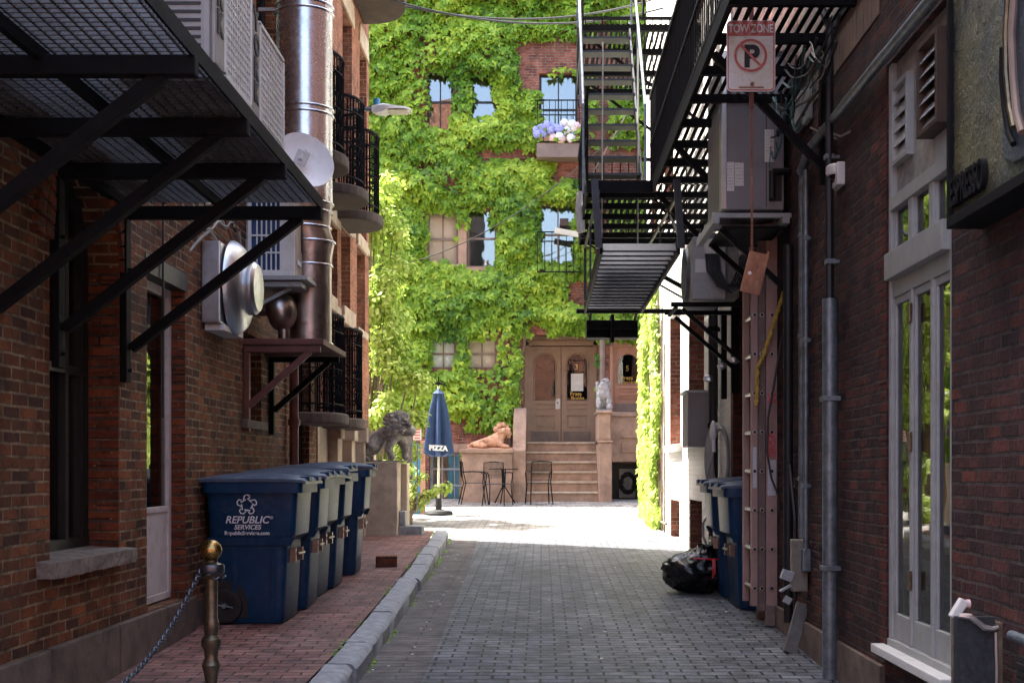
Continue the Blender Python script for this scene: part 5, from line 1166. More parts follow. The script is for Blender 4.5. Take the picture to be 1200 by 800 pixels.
f_.build('landing_frame', 'black_iron', fe)
rl = MB(); rail(rl, (.48, 14.9, Z2), (.48, 17.4, Z2), .95, 22); rail(rl, (.48, 17.4, Z2), (XR, 17.4, Z2), .95, 12); rl.build('railing', 'black_iron', fe)
# upper flight along the wall towards the viewer
st_ = MB()
for x in (XA+.05, XR-.15): st_.bar((x, 14.6, Z2), (x, 11.6, Z2+2.6), .02, .13)
for i in range(1, 12): t = i/12; st_.box(XA+.05, XR-.15, 14.6-3*t-.1, 14.6-3*t+.1, Z2+2.6*t-.01, Z2+2.6*t+.01)
st_.build('upper_stair', 'black_iron', fe)
# drop stair stored level beneath
ds = MB(); dz0 = 3.52; ya, yb = 11.2, 15.4; xa, xb = .52, 1.2
for x in (xa, xb): ds.bar((x, ya, dz0), (x, yb, dz0), .025, .14)
dso = ds.build('drop_stair', 'black_iron', fe)
tt = MB()
for i in range(17): yy = ya+.1+(yb-ya-.2)*i/16; tt.ob(((xa+xb)/2, yy, dz0+.0), xb-xa-.03, .13, .018, Matrix.Rotation(R(38), 3, 'X'))
tt.build('treads', 'iron_blue', dso, bevel=.003)
hh = MB()
for x, s_ in ((xa-.02, 0), (xb+.02, 0)):
    hh.bar((x, ya, dz0-.02), (x-.04 if x < 1 else x-.04, ya, dz0+.58), .06, .05, up=(0,1,0)); hh.bar((x, ya+.1, dz0+.5), (x, yb-.4, dz0+.62), .025); hh.bar((x, yb-.6, dz0), (x, yb-.6, dz0+.6), .03); hh.bar((x, ya+2, dz0), (x, ya+2, dz0+.56), .02)
    hh.bar((x, ya+.05, dz0+.05), (x, ya+1.2, dz0+.55), .018)
hh.build('handrails', 'iron_blue', dso)
MB().tube([(.42, 15.6, 3.5), (1.85, 15.6, 3.5)], .03, 8).build('pivot_bar', 'black_iron', fe)
cw = MB(); cw.box(.56, 1.2, 16.0, 16.3, 3.22, 3.44); cw.box(.56, 1.2, 15.97, 16.0, 3.31, 3.33); cw.box(.86, .9, 15.9, 16.33, 3.15, 3.5); cw.bar((.6, 15.6, 3.5), (.6, 16.1, 3.42), .03); cw.bar((1.16, 15.6, 3.5), (1.16, 16.1, 3.42), .03); cw.build('counterweight', 'black_iron', fe, bevel=.004)
rd_ = MB()
for x, y in ((.6, 12.9), (.98, 13.1)): rd_.tube([(x, y, dz0+.1), (x+.03, y+.3, Z1+1.6)], .008, 5)
rd_.tube([(.45, 13.2, 4.5), (.95, 14.6, 5.6)], .008, 5); rd_.build('rods', 'cable_grey', fe)
MB().tube([P(681, 225, 14), P(679, 240, 14), P(681, 272, 14)], .045, 10).build('counterpoise', 'white_metal', fe, smooth=True)

# ------------------------------------------------------------ no-parking sign hung on its chain
SD = 8.0; s0 = P(851.5, 107.5, SD); s1 = P(908.5, 24, SD); W_, H_ = s1.x-s0.x, s1.z-s0.z; cx, cz = (s0.x+s1.x)/2, (s0.z+s1.z)/2
sg = thing('parking_sign', 'weathered red and white tow zone sign with a crossed-out P, hanging at upper right', 'sign', (cx, SD, cz))
def rr(w, h, r, y, n=6):
    pts = []
    for sx, sz, a in ((1, 1, 0), (-1, 1, 90), (-1, -1, 180), (1, -1, 270)):
        for k in range(n): t = R(a+90*k/(n-1)); pts.append((cx+sx*(w/2-r)+r*math.cos(t), y, cz+sz*(h/2-r)+r*math.sin(t)))
    return pts
MB().prism(rr(W_, H_, .03, SD), (0, .004, 0)).build('plate', 'sign_white', sg)
o_, i_ = rr(W_-.012, H_-.012, .026, SD-.002), rr(W_-.026, H_-.026, .02, SD-.002); n = len(o_)
MB().add(o_+i_, [(k, (k+1) % n, n+(k+1) % n, n+k) for k in range(n)]).build('border', 'sign_red', sg)
hb = [p for p in rr(W_-.012, H_-.012, .026, SD-.003)]; zc = s1.z-.098
MB().add([(x, y, max(z, zc)) for x, y, z in hb], [tuple(range(len(hb)))]).build('header_band', 'sign_red', sg)
text('TOW ZONE', .073, (cx-.001, SD-.006, s1.z-.078), (1,0,0), (0,0,1), 'sign_white', sg, bold=.0012, align='CENTER', sx=.70)
pc = Vector((cx-.003, SD-.005, s1.z-.222))
text('P', .19, (pc.x+.004, SD-.005, pc.z-.068), (1,0,0), (0,0,1), 'sign_black', sg, bold=.007, align='CENTER')
ro = MB(); n = 44; ro.add([(pc.x+r_*math.cos(t*2*math.pi/n), SD-.008, pc.z+r_*math.sin(t*2*math.pi/n)) for r_ in (.088, .103) for t in range(n)], [(k, (k+1) % n, n+(k+1) % n, n+k) for k in range(n)])
ro.add([(pc.x-.07, SD-.0085, pc.z+.062), (pc.x-.06, SD-.0085, pc.z+.072), (pc.x+.07, SD-.0085, pc.z-.062), (pc.x+.06, SD-.0085, pc.z-.072)], [(0, 1, 2, 3)]); ro.build('prohibition_ring', 'sign_red', sg)
bt = MB(); 
for z in (s1.z-.045, s0.z+.045): bt.tube([(cx+.006, SD-.016, z), (cx+.006, SD+.02, z)], .012, 8)
bt.build('bolt', 'rust', sg); MB().box(cx-.075, cx+.08, SD-.003, SD-.0005, s0.z+.022, s0.z+.03).build('rust_streak', 'rust', sg)
MB().bar((cx+.006, SD+.02, s0.z-.1), (cx+.006, SD+.02, 4.6), .028, .014).build('hanger', 'red_iron', sg)
ch = MB(); n = 84; A = Vector((cx+.008, SD+.02, s0.z-.08)); Bq = Vector((cx+.012, SD+.03, 2.93))
for i in range(n):
    c = A.lerp(Bq, (i+.5)/n); d = Vector((0,0,1)); s_ = Vector((1,0,0)) if i % 2 else Vector((0,1,0)); ch.tube([c+d*.0095*math.cos(t)+s_*.006*math.sin(t) for t in np.linspace(0, 2*math.pi, 9)[:-1]], .0026, 4, True)
tag(ch.build('chain', 'rust'), 'rusty chain hanging straight down from the tow zone sign', 'chain')
rp = thing('rusty_bracket', 'rusty orange steel angle at the bottom of the hanging chain', 'bracket', Bq)
mb = MB(); c = P(884, 320, 8.03); rt = Matrix.Rotation(R(14), 3, 'Y'); mb.ob(c, .125, .012, .26, rt); mb.build('plate', 'rust', rp); mb = MB(); mb.ob(c+Vector((.06, .03, .01)), .012, .06, .26, rt); mb.build('flange', 'rust', rp)
MB().tube([c+Vector((-.03, -.008, 0)), c+Vector((-.03, .012, 0))], .012, 8).build('bolt', 'aluminium', rp)

# ------------------------------------------------------------ tall grey condenser cabinet
CD = 9.5; a0, a1 = P(847, 246, CD), P(919, 62, CD)
hv = thing('condenser_cabinet', 'tall dark grey metal condenser cabinet on a rack high on the right wall', 'air conditioner', ((a0.x+a1.x)/2, 9.9, a0.z))
MB().box(a0.x, a1.x, CD, 10.36, a0.z, a1.z).build('cabinet', 'grey_metal', hv, bevel=.012)
mb = MB(); mb.box(a0.x-.012, a0.x+.03, CD-.008, CD+.1, a0.z+.005, a1.z+.006); mb.build('corner_highlight', 'aluminium', hv, bevel=.004)  # bright strip puts the cabinet's edge highlight into a part
mb = MB(); mb.box(a0.x+.32, a0.x+.326, CD-.0015, CD, a0.z+.02, a1.z-.02); mb.box(a0.x, a1.x, CD-.004, CD+.05, a1.z-.03, a1.z+.012); mb.build('panel_seam', 'frame_dark', hv)
mb = MB(); mb.box(a0.x+.008, a0.x+.085, CD-.003, CD-.0005, P(0, 224, CD).z, P(0, 190, CD).z); mb.box(a0.x+.09, a0.x+.155, CD-.003, CD-.0005, P(0, 218, CD).z, P(0, 191, CD).z); mb.box(P(896, 0, CD).x, P(907, 0, CD).x, CD-.003, CD-.0005, P(0, 190, CD).z, P(0, 152, CD).z); mb.build('labels', 'paper', hv)
mb = MB()
for k in range(9): mb.box(a0.x+.014, a0.x+.078, CD-.0045, CD-.003, P(0, 192+k*3.5, CD).z, P(0, 190.8+k*3.5, CD).z)
for k in range(6): mb.box(a0.x+.096, a0.x+.149, CD-.0045, CD-.003, P(0, 194+k*4, CD).z, P(0, 192.8+k*4, CD).z)
for k in range(8): mb.box(P(897.5, 0, CD).x, P(905.5, 0, CD).x, CD-.0045, CD-.003, P(0, 156+k*3.6, CD).z, P(0, 154.8+k*3.6, CD).z)
mb.build('label_lines', 'label_print', hv)
mb = MB(); mb.box(P(901, 0, CD).x, P(916, 0, CD).x, CD-.004, CD-.001, P(0, 236, CD).z, P(0, 200, CD).z); mb.build('service_panel', 'frame_dark', hv)
mb = MB(); q0 = P(905, 201, CD-.04); mb.tube([q0, q0+Vector((.06, 0, .0)), q0+Vector((.16, .05, .01)), q0+Vector((.24, .2, .15)), Vector((XR-.02, 9.8, q0.z+.5))], .026, 10); mb.tube([q0, q0+Vector((0, 0, -.2))], .024, 10); mb.build('hose', 'cable_black', hv, smooth=True)
rk = thing('equipment_rack', 'grey steel rack under the tall condenser cabinet', 'rack', (XR, 9.9, a0.z-.05))
mb = MB(); z_ = a0.z-.045
for yy in (9.5, 9.95, 10.3): mb.bar((a0.x-.08, yy, z_), (XR, yy, z_), .05, .035)
mb.bar((a0.x-.06, 9.42, z_-.04), (a0.x-.06, 10.42, z_-.04), .05, .06); mb.bar((XR-.05, 9.42, z_-.04), (XR-.05, 10.3, z_-.04), .05, .06); mb.build('rails', 'grey_light', rk, bevel=.003)
mb = MB(); mb.box(a0.x, a1.x, 9.52, 10.3, z_-.09, z_-.07); mb.build('tray', 'black_iron', rk)
mb = MB()
for yy in (9.6, 10.2): mb.bar((a0.x, yy, z_-.08), (XR, yy, z_-.55), .04, .04, up=(0,1,0)); mb.box(XR-.04, XR, yy-.03, yy+.03, z_-.7, z_)
mb.build('brace', 'black_iron', rk)

# smaller pale heat pump beyond it
MD = 11.3; m0, m1 = P(812, 351, MD), P(851, 277, MD)
mp = thing('heat_pump', 'small pale grey heat pump on black arms below the fire escape', 'air conditioner', ((m0.x+m1.x)/2, 11.7, m0.z))
MB().box(m0.x, m1.x, MD, MD+.85, m0.z, m1.z).build('case', 'grey_light', mp, bevel=.012)
MB().lathe((m0.x+.004, MD+.45, (m0.z+m1.z)/2), (-1,0,0), [(.25, 0), (.255, .012), (.24, .035), (.1, .045), (.02, .046)], 30).build('fan_guard', 'galv_pipe', mp, smooth=True)
mb = MB(); mb.box(m0.x+.1, m0.x+.22, MD-.05, MD, m1.z-.16, m1.z-.03); mb.box(m0.x+.02, m0.x+.12, MD-.004, MD-.001, m1.z-.32, m1.z-.2); mb.build('valve_cover', 'white_metal', mp, bevel=.004)
MB().box(m1.x, m1.x+.13, MD+.1, MD+.7, m0.z+.03, m1.z).build('side_box', 'stucco', mp, bevel=.01)
mb = MB()
for i in range(6): q0 = Vector((m0.x+.11+i*.022, MD-.03, m1.z-.15)); mb.tube([q0, q0+Vector((.01, -.02, -.16)), q0+Vector((.1, -.05, -.3-.012*i)), q0+Vector((.22, -.02, -.28)), q0+Vector((.32, .05, -.08)), q0+Vector((.38, .1, .1))], .009, 7)
mb.build('hoses', 'cable_black', mp, smooth=True)
ar = thing('wall_bracket', 'black steel arms and post carrying the small pale heat pump', 'bracket', (XR, 12.0, m0.z))
mb = MB(); zb = m0.z-.03
for yy in (11.4, 12.0): mb.bar((1.15, yy, zb), (XR, yy, zb), .04, .04); mb.bar((1.25, yy, zb-.04), (1.84, yy+.02, zb-.55), .035, .035, up=(0,1,0))
mb.bar((1.2, 11.4, zb-.02), (1.2, 12.05, zb-.02), .03); mb.build('arm', 'black_iron', ar, bevel=.003)
mb = MB(); mb.box(1.78, 1.85, 12.0, 12.06, zb-.75, zb+.55); mb.box(1.70, 1.75, 12.1, 12.15, zb-.8, zb); mb.build('post', 'black_iron', ar)
mb = MB()
for a, b in ((1.55, -.62), (1.68, -.5), (1.8, -.45)): mb.blob((a, 11.95, zb+b), (.045, .04, .035), .2, 3, int(a*9), 10, 6)
mb.build('clamp', 'aluminium', ar, smooth=True)

# ------------------------------------------------------------ extension ladder leaning flat on the wall
la = thing('extension_ladder', 'faded red and brown fibreglass extension ladder standing against the right wall', 'ladder', (1.74, 10.2, G(10.2)))
zb, zt_ = G(10.1), 3.42
def lrail(x0, x1, y, z0, z1, mat, nm='rail'):
    mb = MB(); mb.box(x0, x1, y, y+.022, z0, z1); mb.box(x0, x0+.008, y+.022, y+.05, z0, z1); mb.box(x1-.008, x1, y+.022, y+.05, z0, z1); return mb.build(nm, mat, la, bevel=.002)
for y in (10.02, 10.42):
    lrail(1.755, 1.843, y, zb+.05, zt_+.4, 'ladder_red'); lrail(1.695, 1.75, y-.0, zb+.12, zt_+.4, 'ladder_brown'); lrail(1.64, 1.69, y, zb+.16, zt_-.35, 'ladder_red')
k = 0; z = zb+.3
while z < zt_+.3:
    for x, (c0, c1) in ((1.80, (0, 1)), (1.722, (0, 1)), (1.665, (0, 1))):
        if x == 1.665 and z > zt_-.4: continue
        rg = MB(); rg.tube([(x, 10.012, z), (x, 10.45, z)], .017, 10); ro_ = rg.build('rung', 'aluminium', la, smooth=True)
        h_ = MB(); h_.lathe((x, 10.011, z), (0, -1, 0), [(.013, 0), (.013, .002)], 10); h_.build('rung_hole', 'rubber', ro_)
    z += .305
mb = MB()
for y in (10.0, 10.42): mb.prism([(1.75, y-.01, zb+.005), (1.93, y-.01, zb+.005), (1.91, y-.01, zb+.03), (1.84, y-.01, zb+.17), (1.76, y-.01, zb+.17)], (0, .07, 0))
mb.build('foot', 'ladder_brown', la, bevel=.004)
mb = MB(); mb.box(1.767, 1.832, 10.014, 10.0195, 1.66, 1.86); mb.box(1.767, 1.832, 10.014, 10.0195, 2.08, 2.16); mb.build('warning_label', 'sign_red', la)
mb = MB(); mb.box(1.768, 1.83, 10.014, 10.0195, 1.36, 1.64); mb.box(1.65, 1.68, 10.014, 10.0195, 1.42, 1.74); mb.build('label', 'label_print', la)
rpn = MB(); tw = [Vector(P(*q)) for q in ((923, 320, 9.7), (921, 335, 9.8), (912, 362, 9.9), (903, 390, 9.95), (893, 420, 9.97), (887, 432, 9.98), (887, 460, 9.98), (886, 478, 9.98))]
fine = []
for i in range(len(tw)-1):
    for t in np.linspace(0, 1, 8)[:-1]: fine.append(tw[i].lerp(tw[i+1], t))
rpn.tube([p+Vector((.008*math.cos(i*1.3), -.01, .008*math.sin(i*1.3))) for i, p in enumerate(fine)], .011, 6)
rpn.tube([p+Vector((-.008*math.cos(i*1.3), -.014, -.008*math.sin(i*1.3))) for i, p in enumerate(fine)], .011, 6)
tag(rpn.build('rope', 'rope', smooth=True), 'yellow twisted rope hanging down beside the ladder rails', 'rope')
cbl = MB(); cbl.tube([P(*q) for q in ((921, 330, 9.9), (918, 380, 9.9), (909, 440, 9.9), (900, 490, 9.9), (899, 530, 9.9), (904, 560, 9.9), (912, 580, 9.9), (913, 600, 9.9))], .008, 6)
tag(cbl.build('cable', 'cable_black', smooth=True), 'thin black cable looping down across the ladder', 'cable')

# ------------------------------------------------------------ the two bins, bag, hose
r1 = make_bin('nearer blue wheeled bin on the right, half hidden by the ladder', (2.27, 11.2, G(11.2)), 'blue bins on the right', R(180))
r1.rotation_euler = (0, 0, R(182))
dup(r1, (2.24, 11.94, G(11.95)), 'farther blue wheeled bin on the right, behind the black rubbish bag', R(179))
bg_ = thing('rubbish_bag', 'shiny black rubbish bag with red drawstring on the pavers by the right bins', 'rubbish bag', (1.12, 11.9, G(11.9)))
bc = Vector((1.47, 12.15, G(12.15)+.2)); mb = MB(); vs = []; seg, rg_ = 72, 40
for i in range(rg_+1):
    th = math.pi*i/rg_
    for j in range(seg):
        ph = 2*math.pi*j/seg; d = Vector((math.sin(th)*math.cos(ph), math.sin(th)*math.sin(ph), math.cos(th)))
        k = 1+.13*noise.noise(d*1.8)-.16*abs(noise.noise(d*3.5+Vector((4,0,0))))-.07*abs(noise.noise(Vector((d.x*9, d.y*9, d.z*4))))-.03*abs(noise.noise(d*16))
        p = Vector((d.x*.34*k, d.y*.30*k, d.z*.22*k)); p.z = max(p.z, -.195); p += Vector((.1, 0, .03))*max(0, d.z)**3*(1+.5*noise.noise(d*8)); vs.append(bc+p)
mb.add(vs, [(i*seg+j, (i+1)*seg+j, (i+1)*seg+(j+1) % seg, i*seg+(j+1) % seg) for i in range(rg_) for j in range(seg)]); mb.build('bag', 'bag', bg_, smooth=True)
kn = MB(); kc = bc+Vector((.12, -.05, .19))
for k in range(14): a = k*.45; kn.tube([kc, kc+Vector((.05*math.cos(a), .05*math.sin(a), .04)), kc+Vector((.12*math.cos(a), .11*math.sin(a), .05+.02*math.sin(a*3)))], [.014, .02, .012], 5)
kn.build('knot', 'bag', bg_, smooth=True)
mb = MB(); q_ = bc+Vector((.08, -.31, .05)); mb.tube([q_+Vector((-.15, .03, .09)), q_+Vector((-.05, -.0, .085)), q_+Vector((.07, .02, .08)), q_+Vector((.14, .08, .1))], .009, 5); mb.tube([q_+Vector((.03, .0, .08)), q_+Vector((.035, -.02, .0)), q_+Vector((.03, -.01, -.09))], .009, 5); mb.tube([q_+Vector((.045, .0, .08)), q_+Vector((.05, -.02, .02)), q_+Vector((.048, -.015, -.06))], .008, 5)
mb.build('drawstring', 'red_tie', bg_)
ho = thing('garden_hose', 'coiled pale grey hose hanging on the right wall behind the bins', 'hose', (1.8, 13, 1.4))
mb = MB(); hc = P(848, 545, 12.5)
for i in range(7): r_ = .085+.008*i; mb.tube([hc+Vector((-.02+r_*.9*math.cos(t), .1+.03*i, .06+(.30+.01*i)*math.sin(t))) for t in np.linspace(0, 2*math.pi, 26)[:-1]], .014, 6, True)
mb.build('coil', 'cable_grey', ho, smooth=True)
mb = MB(); q0 = P(836, 505, 12.4); mb.blob(q0, (.035, .04, .1), .1, 3, 2, 14, 9); mb.tube([q0+Vector((.0, 0, -.05)), q0+Vector((.005, 0, -.2))], .018, 8); mb.build('nozzle', 'dish_white', ho, smooth=True)
mb = MB(); mb.tube([P(*q) for q in ((836, 528, 12.4), (829, 555, 12.4), (828, 572, 12.4), (838, 588, 12.4), (848, 583, 12.5))], .012, 6); mb.tube([P(*q) for q in ((833, 600, 12.4), (824, 612, 12.4), (824, 628, 12.4), (829, 640, 12.4))], .012, 6); mb.build('hose_tail', 'cable_grey', ho, smooth=True)
eb = thing('wall_cabinet', 'slim dark grey metal cabinet hanging on the white painted wall', 'cabinet', (XR, 14.5, 2.2)); 
MB().box(1.62, XR, 14.2, 14.75, 1.82, 2.42).build('case', 'grey_metal', eb, bevel=.01); MB().box(1.60, XR, 14.18, 14.77, 2.42, 2.45).build('hood', 'grey_light', eb)
dp = thing('downpipe', 'dark round downpipe on the white painted wall beyond the ladder', 'pipe', (1.78, 13.2, .5)); mb = MB(); mb.tube([(1.78, 13.3, G(13.3)), (1.78, 13.3, 3.6)], .05, 12); mb.build('pipe', 'cable_black', dp, smooth=True)
mb = MB()
for z in (1.0, 2.0, 3.0): mb.tube([(1.78, 13.3, z), (1.78, 13.3, z+.05)], .06, 12); mb.box(1.78, XR, 13.28, 13.32, z, z+.04)
mb.build('clips', 'black_iron', dp)

# ------------------------------------------------------------ pipes, boxes, camera on near right wall
def pipething(nm, label, cat, pts, r, mat, clips=(), n=12):
    t = thing(nm, label, cat, pts[0]); mb = MB(); mb.tube(pts, r, n); mb.build('pipe', mat, t, smooth=True)
    if clips:
        mb = MB()
        for p in clips: mb.ob(p, r*2.3, r*2.3, .03); mb.box(p[0], XR, p[1]-.012, p[1]+.012, p[2]-.01, p[2]+.01)
        mb.build('clips', 'galv_pipe', t, bevel=.003)
    return t
pipething('steel_pipe', 'thick galvanised guard pipe standing on the pavers against the right brick wall', 'pipe', [(1.79, 7.95, G(7.95)), (1.79, 7.95, 2.62)], .047, 'galv_pipe', [(1.79, 7.95, .95), (1.79, 7.95, 2.0)], 18)
pipething('cable_riser', 'black cable bundle running up the wall from the thick guard pipe', 'cable', [(1.79, 7.95, 2.6), (1.79, 7.96, 3.2), (1.78, 7.93, 3.7), (1.79, 7.95, 4.3), (1.72, 8.1, 4.6)], .026, 'cable_black', [(1.79, 7.95, 2.85), (1.785, 7.95, 3.5)], 8)
pipething('conduit', 'thin grey conduit rising up the right wall, the left one of a pair', 'conduit', [(1.815, 8.95, .95), (1.815, 8.95, 3.55), (1.815, 8.9, 3.65)], .02, 'galv_pipe', [(1.815, 8.95, z) for z in (1.5, 2.5, 3.2)])
pipething('conduit', 'thin grey conduit rising up the right wall, the right one of a pair', 'conduit', [(1.815, 8.8, .95), (1.815, 8.8, 3.62)], .02, 'galv_pipe', [(1.815, 8.8, z) for z in (1.45, 2.45, 3.15)])
pipething('conduit', 'long grey conduit running level along the top of the right brick wall', 'conduit', [(1.80, 8.9, 3.63), (1.80, 8.6, 3.72), (1.80, 7.0, 3.73), (1.80, 3.5, 3.73)], .03, 'galv_pipe')
pipething('conduit', 'thick dark pipe tucked behind the ladder on the right wall', 'conduit', [(1.80, 9.35, .45), (1.80, 9.35, 3.2)], .035, 'cable_black')
jb = thing('junction_box', 'two weathered grey junction boxes among cables beside the tall condenser', 'junction box', (XR, 9.0, 3.95))
j0 = P(937, 146, 8.95); MB().box(j0.x, XR, 8.95, 9.2, j0.z, j0.z+.24).build('box', 'grey_light', jb, bevel=.012)
j0 = P(952, 140, 8.75); MB().box(j0.x-.03, XR, 8.72, 8.92, j0.z, j0.z+.28).build('box', 'grey_light', jb, bevel=.012)
mb = MB(); mb.ob((1.72, 8.945, 4.02), .05, .01, .05); mb.tube([(1.78, 8.71, 3.98), (1.78, 8.73, 3.98)], .012, 8); mb.build('fittings', 'frame_dark', jb)
wc = thing('cable_tangle', 'tangle of dark and teal cables under the near end of the fire escape', 'cables', (XR, 8.5, 4.2))
loops(wc, 12, 7.4, 9.6, 3.9, 4.35, XR-.12, (.004, .01), ('cable_black', 'cable_teal'), .18); loops(wc, 4, 7.4, 8.9, 3.95, 4.3, XR-.1, (.004, .007), ('cable_grey',), .15)
mb = MB(); 
for q in (((1010, 60, 7.6), (1022, 110, 7.4), (1005, 150, 7.6), (985, 160, 7.8), (960, 150, 8.2)), ((950, 150, 8.3), (985, 165, 8), (1000, 130, 7.7), (1035, 110, 7.2), (1060, 20, 6.9))): mb.tube([P(*a) for a in q], .007, 6)
mb.build('cable', 'cable_grey', wc, smooth=True)
cm = thing('security_camera', 'white dome security camera on the right brick wall', 'camera', P(985, 205, 7.95))
c = P(980, 203, 7.9); MB().box(1.80, XR, 7.8, 8.0, c.z-.09, c.z+.05).build('back_plate', 'white_metal', cm, bevel=.008)
mb = MB(); mb.box(c.x, 1.81, 7.83, 7.97, c.z+.0, c.z+.05); mb.build('arm', 'white_metal', cm, bevel=.015)
MB().lathe((c.x+.01, 7.9, c.z+.05), (0,0,-1), [(.06, 0), (.072, .01), (.074, .05), (.066, .065)], 28).build('housing', 'white_metal', cm, smooth=True)
MB().lathe((c.x+.01, 7.9, c.z-.012), (0,0,-1), [(.058, 0), (.052, .025), (.03, .045), (.004, .052)], 24).build('dome', 'bag', cm, smooth=True)
mt = thing('meter_box', 'beige utility box with hanging flaps low on the right wall', 'utility box', (XR, 8.9, .8))
m0 = P(934, 692, 8.9); MB().box(1.73, 1.84, 8.85, 8.93, m0.z, m0.z+.36).build('board', 'board_beige', mt, bevel=.006); MB().box(1.79, XR, 8.78, 8.98, .86, 1.02).build('housing', 'galv_pipe', mt, bevel=.01)
mb = MB(); mb.ob((1.70, 8.87, .83), .08, .06, .07, Matrix.Rotation(.35, 3, 'Y')); mb.ob((1.69, 8.88, .74), .09, .05, .015, Matrix.Rotation(-.5, 3, 'Y')); mb.ob((1.70, 8.86, .66), .05, .04, .05, Matrix.Rotation(.5, 3, 'Y')); mb.build('flap', 'grey_light', mt, bevel=.004)
tag(MB().bar((1.71, 8.85, G(8.8)+.0), (1.83, 8.98, G(8.8)+.33), .09, .035, up=(0,1,0)).build('plank', 'wood_grey', bevel=.006), 'short grey wooden plank leaning on the foot of the right wall', 'plank')
ob_ = MB(); ob_.tube([(1.82, 9.2, .4), (1.82, 9.2, 1.2), (1.8, 9.3, 1.6)], .012, 6); tag(ob_.build('cable', 'cable_black'), 'short black cable rising from the base of the right wall beside the ladder', 'cable')

# ------------------------------------------------------------ relief sign, board and crate at the near right
es = thing('relief_sign', 'large dark bronze relief sign reading espresso, at the upper right edge', 'sign', (1.78, 4.7, 3.4))
sx = 1.72; y0, y1, z0, z1 = 3.9, 5.35, 2.56, 4.2
mb = MB(); mb.box(sx, XR, y0, y1, z0, z1); mb.box(sx-.03, sx, y0, y1, z0, z0+.045); mb.box(sx-.03, sx, y1-.03, y1, z0+.045, z1); mb.box(sx-.03, sx, y0, y0+.03, z0+.045, z1); mb.build('frame', 'black_iron', es, bevel=.004)
gr_ = MB(); ny, nz_ = 90, 100; vs = []
for j in range(nz_+1):
    for i in range(ny+1):
        y = y0+.03+(y1-y0-.06)*i/ny; z = z0+.045+(z1-z0-.05)*j/nz_; vs.append((sx-.006-.008*abs(nz(y*40, z*40))-.004*nz(y*13, z*13), y, z))
gr_.add(vs, [(j*(ny+1)+i, j*(ny+1)+i+1, (j+1)*(ny+1)+i+1, (j+1)*(ny+1)+i) for j in range(nz_) for i in range(ny)]); gr_.build('textured_panel', 'relief', es, smooth=True)
text('ESPRESSO', .165, (sx-.022, 5.30, 2.64), (0,-1,0), (0,0,1), 'black_iron', es, ext=.012, bold=.002, sx=.56)
bp = MB(); ol = [(4.76, 4.19), (4.76, 3.3), (4.71, 3.08), (4.72, 2.85), (4.735, 2.76), (4.70, 2.69), (4.62, 2.66), (4.4, 2.65), (4.2, 2.8), (4.2, 4.19)]
bp.prism([(sx-.022, a, b) for a, b in ol], (.02, 0, 0)); bp.build('raised_field', 'relief_blue', es, bevel=.008)
for k, (pts, r_) in enumerate([([(4.60, 3.5), (4.66, 3.14), (4.655, 3.0), (4.62, 2.86), (4.58, 2.78)], .012), ([(4.52, 3.5), (4.60, 3.12), (4.58, 2.95), (4.55, 2.82), (4.5, 2.74)], .015), ([(4.69, 3.1), (4.695, 2.98), (4.665, 2.86), (4.63, 2.77), (4.58, 2.72)], .012)]):
    MB().tube([(sx-.032, a, b) for a, b in pts], r_, 8).build('raised_strand', ['bronze', 'frame_brown', 'black_iron'][k] if k < 3 else 'bronze', es, smooth=True)
sb = thing('signboard', 'black framed board with torn silver tape along its top, at the lower right edge', 'signboard', (1.7, 5.0, G(5)))
x0, x1 = (1120-635)*5/F, (1174-635)*5/F; zt2 = 1.55-(722-552)*5/F
mb = MB(); mb.box(x0, x1-.025, 5.0, 5.03, G(5), zt2); mb.build('panel', 'board_black', sb, bevel=.004)
mb = MB(); mb.box(x1-.025, x1, 4.985, 5.07, G(5), zt2-.02); mb.box(x0, x0+.01, 5.03, 5.06, G(5), zt2-.01); mb.box(x0+.01, x1-.025, 5.03, 5.06, zt2-.03, zt2-.005); mb.box(x0+.01, x1-.025, 5.03, 5.06, G(5), G(5)+.04); mb.build('frame', 'bark', sb, bevel=.004)
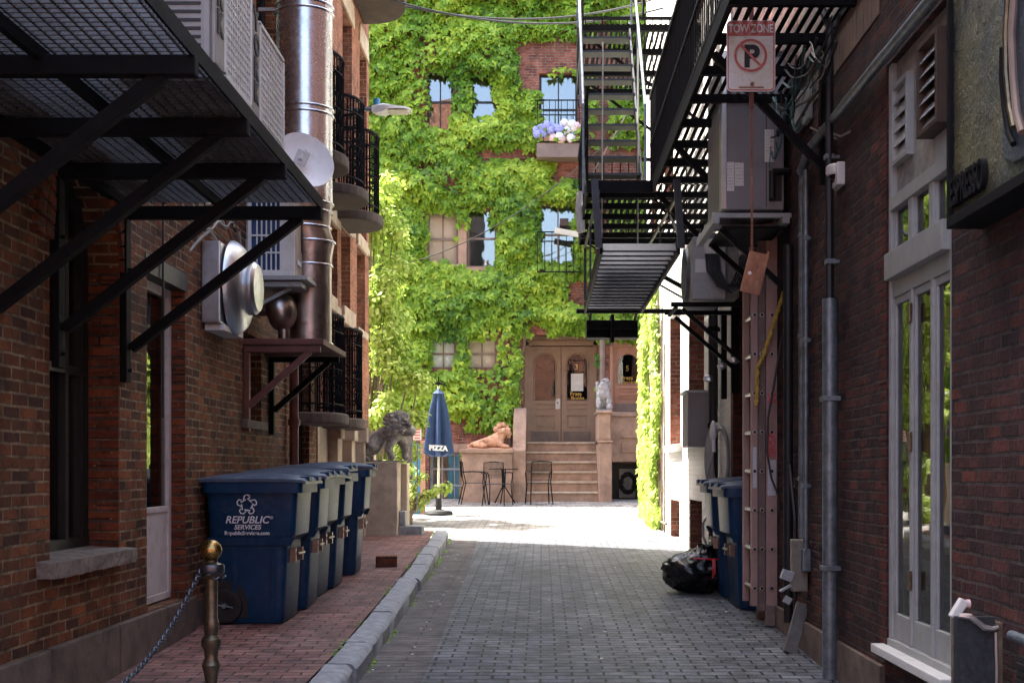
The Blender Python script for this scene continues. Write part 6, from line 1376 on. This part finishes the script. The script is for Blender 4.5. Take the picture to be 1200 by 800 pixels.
mb = MB(); pts = [(x0+.01, 4.99, zt2+.006), (x0+.05, 4.98, zt2+.002), (x0+.08, 4.985, zt2-.02), (x0+.105, 4.985, zt2-.04), (x0+.135, 4.98, zt2-.045), (x1-.02, 4.98, zt2-.04)]; mb.tube(pts, [.01, .013, .011, .013, .01, .008], 7); mb.tube([(x1-.03, 4.985, zt2-.06), (x1-.028, 4.98, zt2-.2), (x1-.03, 4.985, zt2-.5)], .006, 5); mb.build('tape', 'aluminium', sb, smooth=True)
wb = thing('wall_lamp', 'small white spotlight box perched over the taped signboard', 'lamp', P(1122, 712, 5.1))
rt = Matrix.Rotation(R(-38), 3, 'Y'); c = P(1123, 713, 5.08); mb = MB(); mb.ob(c, .035, .04, .085, Matrix.Rotation(R(32), 3, 'Y')); mb.build('body', 'white_metal', wb, bevel=.005); MB().tube([c+Vector((.03, 0, .02)), c+Vector((.045, 0, .02))], .018, 12).build('knob', 'petal_pink', wb, smooth=True); MB().bar(c+Vector((-.01, 0, -.03)), c+Vector((-.02, .01, -.12)), .008).build('stem', 'frame_dark', wb)
cr = thing('wire_crate', 'dark slatted crate under a short grey pipe at the lower right corner', 'crate', (1.8, 4.5, G(4.5)))
mb = MB(); mb.box(1.76, XR, 4.2, 4.75, G(4.5)-.03, .87)
for k in range(22): mb.box(1.752, 1.76, 4.22, 4.73, .2+k*.03, .215+k*.03)
mb.build('crate', 'frame_dark', cr); MB().tube([(1.78, 4.85, .93), (1.76, 4.3, .93)], .02, 10).build('pipe', 'galv_pipe', cr, smooth=True)

# ------------------------------------------------------------ overhead wires
def wire(label, a, b, sag, r=.014):
    a, b = Vector(a), Vector(b); mb = MB(); mb.tube([a.lerp(b, t)+Vector((0, 0, -sag*4*t*(1-t))) for t in np.linspace(0, 1, 30)], r, 6); tag(mb.build('overhead_wire', 'cable_black', smooth=True), label, 'wire')
wire('upper of two black wires crossing the alley at the very top', (XL, 17, 7.9), (XR, 19.5, 8.78), .35)
wire('lower of two black wires crossing the alley at the very top', (XL, 16.5, 7.8), (XR, 19.5, 8.6), .35)
wire('thin wire slanting up across the middle ivy windows', (-3.6, 27.6, 5.9), (XR-.4, 22.5, 7.6), .5, .01)
